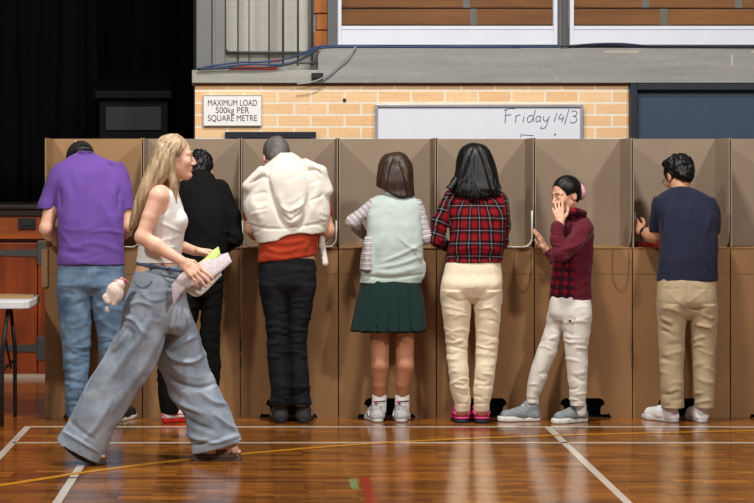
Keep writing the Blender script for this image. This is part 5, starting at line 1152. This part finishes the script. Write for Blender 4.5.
FJ = [([(128,306),(140,302),(152,306)],2.2,6),([(124,316),(136,322),(143,334)],2.4,7),([(128,330),(120,344),(112,352)],2.2,7),([(122,326),(134,334),(130,346)],1.8,-6),([(150,318),(138,340),(122,362),(104,388)],4,6),([(160,330),(150,356),(132,382),(114,408)],4,5),([(100,372),(88,396),(74,420)],3.5,5),([(112,398),(98,424),(84,440)],3,5),([(140,290),(150,300),(166,298)],2.2,4),
   ([(64,432),(78,440),(98,452)],1.5,5),([(70,420),(80,430),(95,440)],2,-4),([(172,312),(168,330),(160,350)],2.4,-5),([(186,312),(182,328),(170,345)],3,5),([(196,336),(184,342),(172,350)],2.2,6),([(205,354),(192,362),(176,360),(166,352)],2.3,7),([(162,372),(176,382),(196,388),(216,384)],2.2,-6),([(168,392),(182,404),(204,414)],2.4,7),([(176,408),(190,422),(212,430)],2.4,-6),([(200,392),(214,402),(226,404)],2.4,5),([(182,424),(192,436),(214,442),(238,436)],2.2,7),([(214,414),(226,424),(236,430)],2.2,5),([(190,446),(206,442),(222,440)],1.8,-6),([(210,372),(216,390)],3,4)]
FJ += [([(176,276),(180,300),(176,330)],.8,-2.5),([(138,270),(158,275),(180,280)],.7,-3)]
jn = J.build('wide_jeans', den2, P.root, disp=folds(P, FJ, wrinkle(.006, 6, 6, 7, 44, warp=.8), 2.6), opens=[(P.p(78.5, 449, -.09), (-.47,0,-.88), .25), (P.p(217, 449, .09), (.27,0,-.96), .25)], thick=.004)
st2 = denim('denim_darker_seam', (70, 88, 114), (98, 116, 140))
MB().tube(catmull([P.p(137, 263.2, -.06), P.p(148, 265.2, -.145), P.p(160, 267.3, -.155), P.p(172, 269.4, -.13), P.p(181.5, 271, -.05)], 5), .009, 8).build('waistband', st2, P.root)
for x, y, d_ in ((150, 266.5, -.153), (170, 270, -.14)): MB().box(P.p(x-1, y+4, d_-.012), P.p(x+1, y-3, d_+.01), .002).build('belt_loop', st2, P.root)
def ribbon(name, pts, r, mat): return MB().tube(catmull(pts, 5), r, 6).build(name, mat, P.root)
ribbon('pocket_seam', [P.p(133, 281, -.15), P.p(140, 287, -.172), P.p(147, 286, -.18), P.p(152, 281, -.178)], .0022, st2)
ribbon('pocket_seam', [P.p(160, 272, -.165), P.p(168, 281, -.17), P.p(179, 283, -.14)], .0022, st2)
bs = plain('brown_leather', (92, 66, 50), .55); cs = plain('dark_brown_sole', (66, 48, 38), .7)
def sandal(path, dy, wd=.048):
    """path: centre line of the sole, heel first (px)"""
    r = empty('sandal', (P.p(path[0][0], 0, dy).x-P.root.location.x, dy, 0), P.root)
    C = catmull([P.p(a, b, dy) for a, b in path], 6); n = len(C)
    def wf(t): return wd*(.62+.38*math.sin(min(1, t*1.25)*PI*.5)+.04*math.sin(t*PI*2))*math.sqrt(max(.02, 1-max(0, (t-.82)/.18)**2))*math.sqrt(max(.05, 1-max(0, (.12-t)/.12)**2))
    for nm, z0, z1, mt, e in (('sole', 0, .020, cs, 1.0), ('footbed', .020, .034, bs, 1.03)):
        rows = []
        for i, c in enumerate(C):
            t = i/(n-1); d = (C[min(i+1, n-1)]-C[max(i-1, 0)]).normalized(); nn = Vector((-d.z, 0, d.x)); nn = nn if nn.z > 0 else -nn; w_ = wf(t)*e
            rows.append([c+nn*z0-Vector((0, w_, 0)), c+nn*z0+Vector((0, w_, 0)), c+nn*z1+Vector((0, w_, 0)), c+nn*z1-Vector((0, w_, 0)), c+nn*z0-Vector((0, w_, 0))])
        MB().grid(rows).build(nm, mt, r)
    def strap(t0, t1, h):
        rows = []
        for t in (t0, t0+.25*(t1-t0), t0+.75*(t1-t0), t1):
            i = int(t*(n-1)); c = C[i]; d = (C[min(i+1, n-1)]-C[max(i-1, 0)]).normalized(); nn = Vector((-d.z, 0, d.x)); nn = nn if nn.z > 0 else -nn; w_ = wf(t)*1.02
            rows.append([c+nn*(.018+h*math.sin(a)**.8)-Vector((0, w_*math.cos(a), 0)) for a in [PI*k/12 for k in range(13)]])
        o = MB().grid(rows).build('strap', bs, r); solid(o, .005, 1)
    strap(.44, .62, .058); strap(.68, .84, .045); return C
sf_ = sandal([(190.5, 459.3), (204, 460.3), (222, 460.3), (236, 459.8), (242.5, 458.2)], .09)
sr_ = sandal([(57, 439.5), (67, 449), (78, 457.5), (90, 462.6), (106, 463.6)], -.09)
B = Field(.004)
B.loft(P.rows(torso), shrink=.004, e=2.1); B.inner(J, .024, P.p(0, 390).z)
B.plane(P.p(60, 470, 0), (0, 0, -1)) if False else None
hc = P.p(174, 157.3, -.0); R_ = rotm(-1.50, .03); L, E = head(P, B, hc, R_, 1.0); f, sd, u = R_; Rm = [[f[i], sd[i], u[i]] for i in range(3)]
B.cone(P.p(163, 191, 0), P.p(171, 172, 0), .052, .047, .03)
sh = P.p(158, 197, -.155); el = P.p(142, 237, -.185); wr = P.p(182, 261.5, -.225)
B.cone(P.p(160, 193, -.10), sh, .046, .047, .02); B.cone(sh, sh.lerp(el, .5), .047, .042, .01); B.cone(sh.lerp(el, .5), el, .042, .035, .008)
B.cone(el, el.lerp(wr, .35), .036, .037, .02); B.cone(el.lerp(wr, .35), wr, .037, .024, .02)
hand(B, wr, (.76, .0, -.62), (-.30, .85, -.35), 1, .3, 1.0, curls=[.10, .12, .16, .24], thumb=.6)
sh2 = P.p(163, 197, .155); el2 = P.p(158, 238, .19); wr2 = P.p(195, 251, .02)
B.cone(P.p(162, 193, .10), sh2, .050, .050, .03); B.cone(sh2, el2, .048, .037, .02); B.cone(el2, el2.lerp(wr2, .35), .036, .036, .02).cone(el2.lerp(wr2, .35), wr2, .036, .023, .02)
hand(B, wr2, (.95, -.10, -.15), (.1, -.45, -.9), -1, .45, .94, curls=[.25, .5, .55, .6], thumb=.4)
# feet on the sandals
for C, an in ((sf_, P.p(205, 445, .09)), (sr_, P.p(76, 434, -.09))):
    n = len(C); kn = P.p(190, 376, an.y-P.Y); B.cone(kn-Vector((0, 0, 0)), an+Vector((0, 0, .06)), .045, .038, .02) if C is sf_ else B.cone(P.p(112, 392, -.09), an+Vector((0.02, 0, .05)), .055, .040, .03); up2 = lambda i, h: C[i]+Vector((-(C[min(i+1, n-1)]-C[i-1]).normalized().z, 0, (C[min(i+1, n-1)]-C[i-1]).normalized().x))*h
    a0, a1, a2, a3 = up2(3, .060), up2(n//3, .062), up2(int(n*.68), .050), up2(int(n*.82), .044)
    B.chain([an+Vector((0, 0, .06)), an, a0], [.040, .036, .030], .02); B.cone(a0, a1, .030, .032, .02); B.cone(an, a2, .032, .024, .03); B.cone(a1, a2, .032, .026, .02)
    for q in range(5):
        o = (q-2)*.015; B.cone(a2+Vector((0, o, -.004)), up2(min(n-1, int(n*(.95-.03*abs(q-1)))), .040)+Vector((0, o*1.15, 0)), .0125, .009, .006)
B.build('body', SK['fair'], P.root); eyes(P, L); brows(P, L, HBl)
for zz, hh in ((-.054, .0042), (-.066, .0046)): MB().tube(catmull([L(.088, -.020, zz), L(.0975, 0, zz), L(.088, .020, zz)], 4), [hh*.4]+[hh]*7+[hh*.4], 6).build('lip', lip_m, P.root)
for q in (-1, 1): MB().tube([L(.090, q*.020, .006), L(.094, q*.030, .0085), L(.084, q*.042, .005)], .0011, 5).build('eyelash', M['black'], P.root)
# hair: cap, long back fall, front lock
H = Field(.004); H.ell(L(-.014, 0, .036), (.097, .079, .087), Rm); H.ell(L(-.040, 0, -.01), (.066, .074, .085), Rm, .02)
H.ell(L(.098, 0, -.020), (.082, .12, .100), Rm, .006, 's')
def lock(F, pts, rs, k=.012): F.chain(catmull([P.p(*q) for q in pts], 4), list(np.interp(np.linspace(0, len(rs)-1, (len(pts)-1)*4+1), range(len(rs)), rs)*m), k)
for d_ in (-.065, -.03, .01, .05):
    b_ = abs(d_)*20
    lock(H, [(163-b_, 150, d_), (157, 166, d_*1.3), (149.5, 182, d_*1.5), (141.5, 200, d_*1.5), (135, 219, d_*1.3), (130.5, 233-abs(d_)*60, d_)], [7, 8.5, 7.5, 6, 4.5, 1.5])
lock(H, [(168, 146, -.062), (165, 162, -.084), (160, 176, -.09), (152, 186, -.09), (145, 200, -.08)], [6.5, 7.5, 7, 5.5, 3])
lock(H, [(171, 148, -.066), (170.5, 160, -.086), (171.5, 174, -.088), (173.5, 188, -.10), (175.5, 208, -.105)], [4, 4.6, 4.2, 3.8, 1.2], .008)
lock(H, [(178, 148, .066), (177, 160, .086), (175.5, 174, .088), (175.5, 188, .10), (176.5, 206, .105)], [4, 5, 4.5, 4, 1.2], .008)
lock(H, [(181, 138.5, -.015), (178.5, 144, -.052), (175, 151, -.074), (171, 159, -.085)], [2.2, 2.6, 2.8, 2.8], .008)
H.build('hair', HBl, P.root, disp=addf(strands(.0038, 60, 5, 2), folds(P, [([(176,138),(166,152),(158,172),(148,196)],1.4,-3),([(180,141),(172,152),(168,170)],1.2,-3),([(166,140),(156,160),(148,184)],1.4,-3),([(170,172),(160,182),(148,204)],1.3,-3)])))
BN = MB()
rnd = random.Random(3)
for i in range(46):
    t = rnd.random(); d_ = rnd.uniform(-.085, -.03); x0 = 158+15*t; s_ = rnd.uniform(-1.5, 1.5)
    if t > .82: pts = [(x0, 143, -.070), (171.5+s_*.6, 160, -.094), (172.5+s_, 176, -.100), (174+s_, 192, -.112), (175+s_, 205+rnd.uniform(-4, 8), -.112)]
    else: pts = [(x0-2, 141+8*(1-t), -.062), (157+9*t+s_, 160, -.098-.012*t), (150+8*t+s_, 178, -.104), (142+5*t+s_, 198, -.098), (134+2*t+s_, 218, -.085), (130+s_, 232+rnd.uniform(-6, 5), -.06)]
    q = catmull([P.p(*a) for a in pts], 5); BN.tube(q, [.0012+.0028*math.sin(PI*min(1, (j+1)/(len(q)+1))) for j in range(len(q))], 5)
BN.build('loose_strands', HBl, P.root)

# papers in her hands
pap = NT('printed_paper'); v = pap.coord((1, 1, 1)); n_ = pap.noise(pap.coord((60, 60, 60)), 1, 4, .8); ln_ = pap.n('ShaderNodeTexWave', {'Vector': v, 'Scale': 28.0, 'Distortion': 1.5, 'Detail': 2.0}, bands_direction='DIAGONAL').outputs[1]
tk = pap.math('MULTIPLY', pap.math('GREATER_THAN', ln_, .86), pap.math('GREATER_THAN', n_, .5))
pap.set(Base_Color=pap.mix(pap.math('MULTIPLY', tk, .7), srgb((196, 184, 188)), srgb((92, 84, 96))), Roughness=.7)
def sheet(nm, top, bot, mat, label, n=10, bow=.0):
    T = catmull([P.p(*q) for q in top], n); Bm = catmull([P.p(*q) for q in bot], n)
    rows = [[a.lerp(b, j/6)+Vector((0, -bow*math.sin(PI*j/6), 0)) for j in range(7)] for a, b in zip(T, Bm)]
    o = MB().grid(rows).build(nm, mat); solid(o, .0016); tag(o, label, 'paper'); recentre(o); return o
sheet('ballot_paper', [(171.5,285,-.21),(182,273,-.17),(197,264,-.13),(214,257,-.10),(228,252.5,-.08)], [(173.5,307,-.21),(184,291,-.20),(201,284.5,-.18),(217,275,-.15),(232,262,-.12)], pap.m, 'long printed white sheet curling under the striding woman\'s near hand', bow=.01)
sheet('ballot_paper', [(184,284,-.13),(196,274,-.10),(216,262,-.07)], [(184.5,291,-.15),(199.5,296,-.14),(222,275,-.09)], M['cardwhite'], 'folded blank white sheet showing below the long printed sheet', bow=.004)
sheet('green_ballot', [(194,266,-.12),(204,259,-.10),(212,251,-.08),(218.5,246.5,-.07)], [(200,272,-.14),(209,268,-.125),(216,260,-.11),(220.5,254,-.09)], plain('pale_green_paper', (186, 206, 122), .7, var=.1, scale=25), 'small pale green paper pinched in the striding woman\'s far hand', bow=.006)

# plush charm hanging from the back pocket
pc = plain('cream_pink_plush', (222, 202, 190), .95, var=.06, sheen=.4); pk2 = plain('rose_plush', (206, 140, 132), .95, sheen=.4)
r = empty('plush_charm', tuple(P.p(112, 313, -.2))); tag(r, 'cream and pink plush charm hanging at the back pocket of the wide jeans', 'charm')
PR = P.root; P_ = P; m_ = P.m
F = Field(.003); F.ell(P.p(115, 292, -.2), (.044, .038, .052), None, .01).ell(P.p(120, 284.5, -.2), (.026, .026, .026), None, .01).ell(P.p(109.5, 298, -.2), (.030, .030, .034), None, .01)
F.cone(P.p(117, 298, -.22), P.p(114, 304, -.22), .012, .010).cone(P.p(108, 302, -.22), P.p(104.5, 297, -.21), .012, .010)
F.build('plush_body', pc, r, disp=wrinkle(.002, 90, 90, 90, 3))
MB().ball(P.p(121.5, 279.5, -.2), (.012, .010, .012)).build('ear', pk2, r); MB().ball(P.p(116.2, 281.5, -.2), (.012, .010, .012)).build('ear', pk2, r)
MB().tube(catmull([P.p(121, 282, -.2), P.p(124.5, 279.5, -.19), P.p(129, 283, -.17)], 5), .004, 6).build('cord', pk2, r)
MB().tube([P.p(108.5, 302, -.2), P.p(107.5, 307, -.2)], .002, 5).build('charm_link', al, r)
MB().ball(P.p(107.3, 309.5, -.2), (.014, .007, .017)).build('charm_pendant', plain('clear_grey_plastic', (196, 198, 204), .15), r)
MB().box(P.p(124, 282.5, -.215), P.p(127.5, 280, -.20), .001).build('charm_tag', plain('magenta_tag', (170, 60, 110), .5), r)
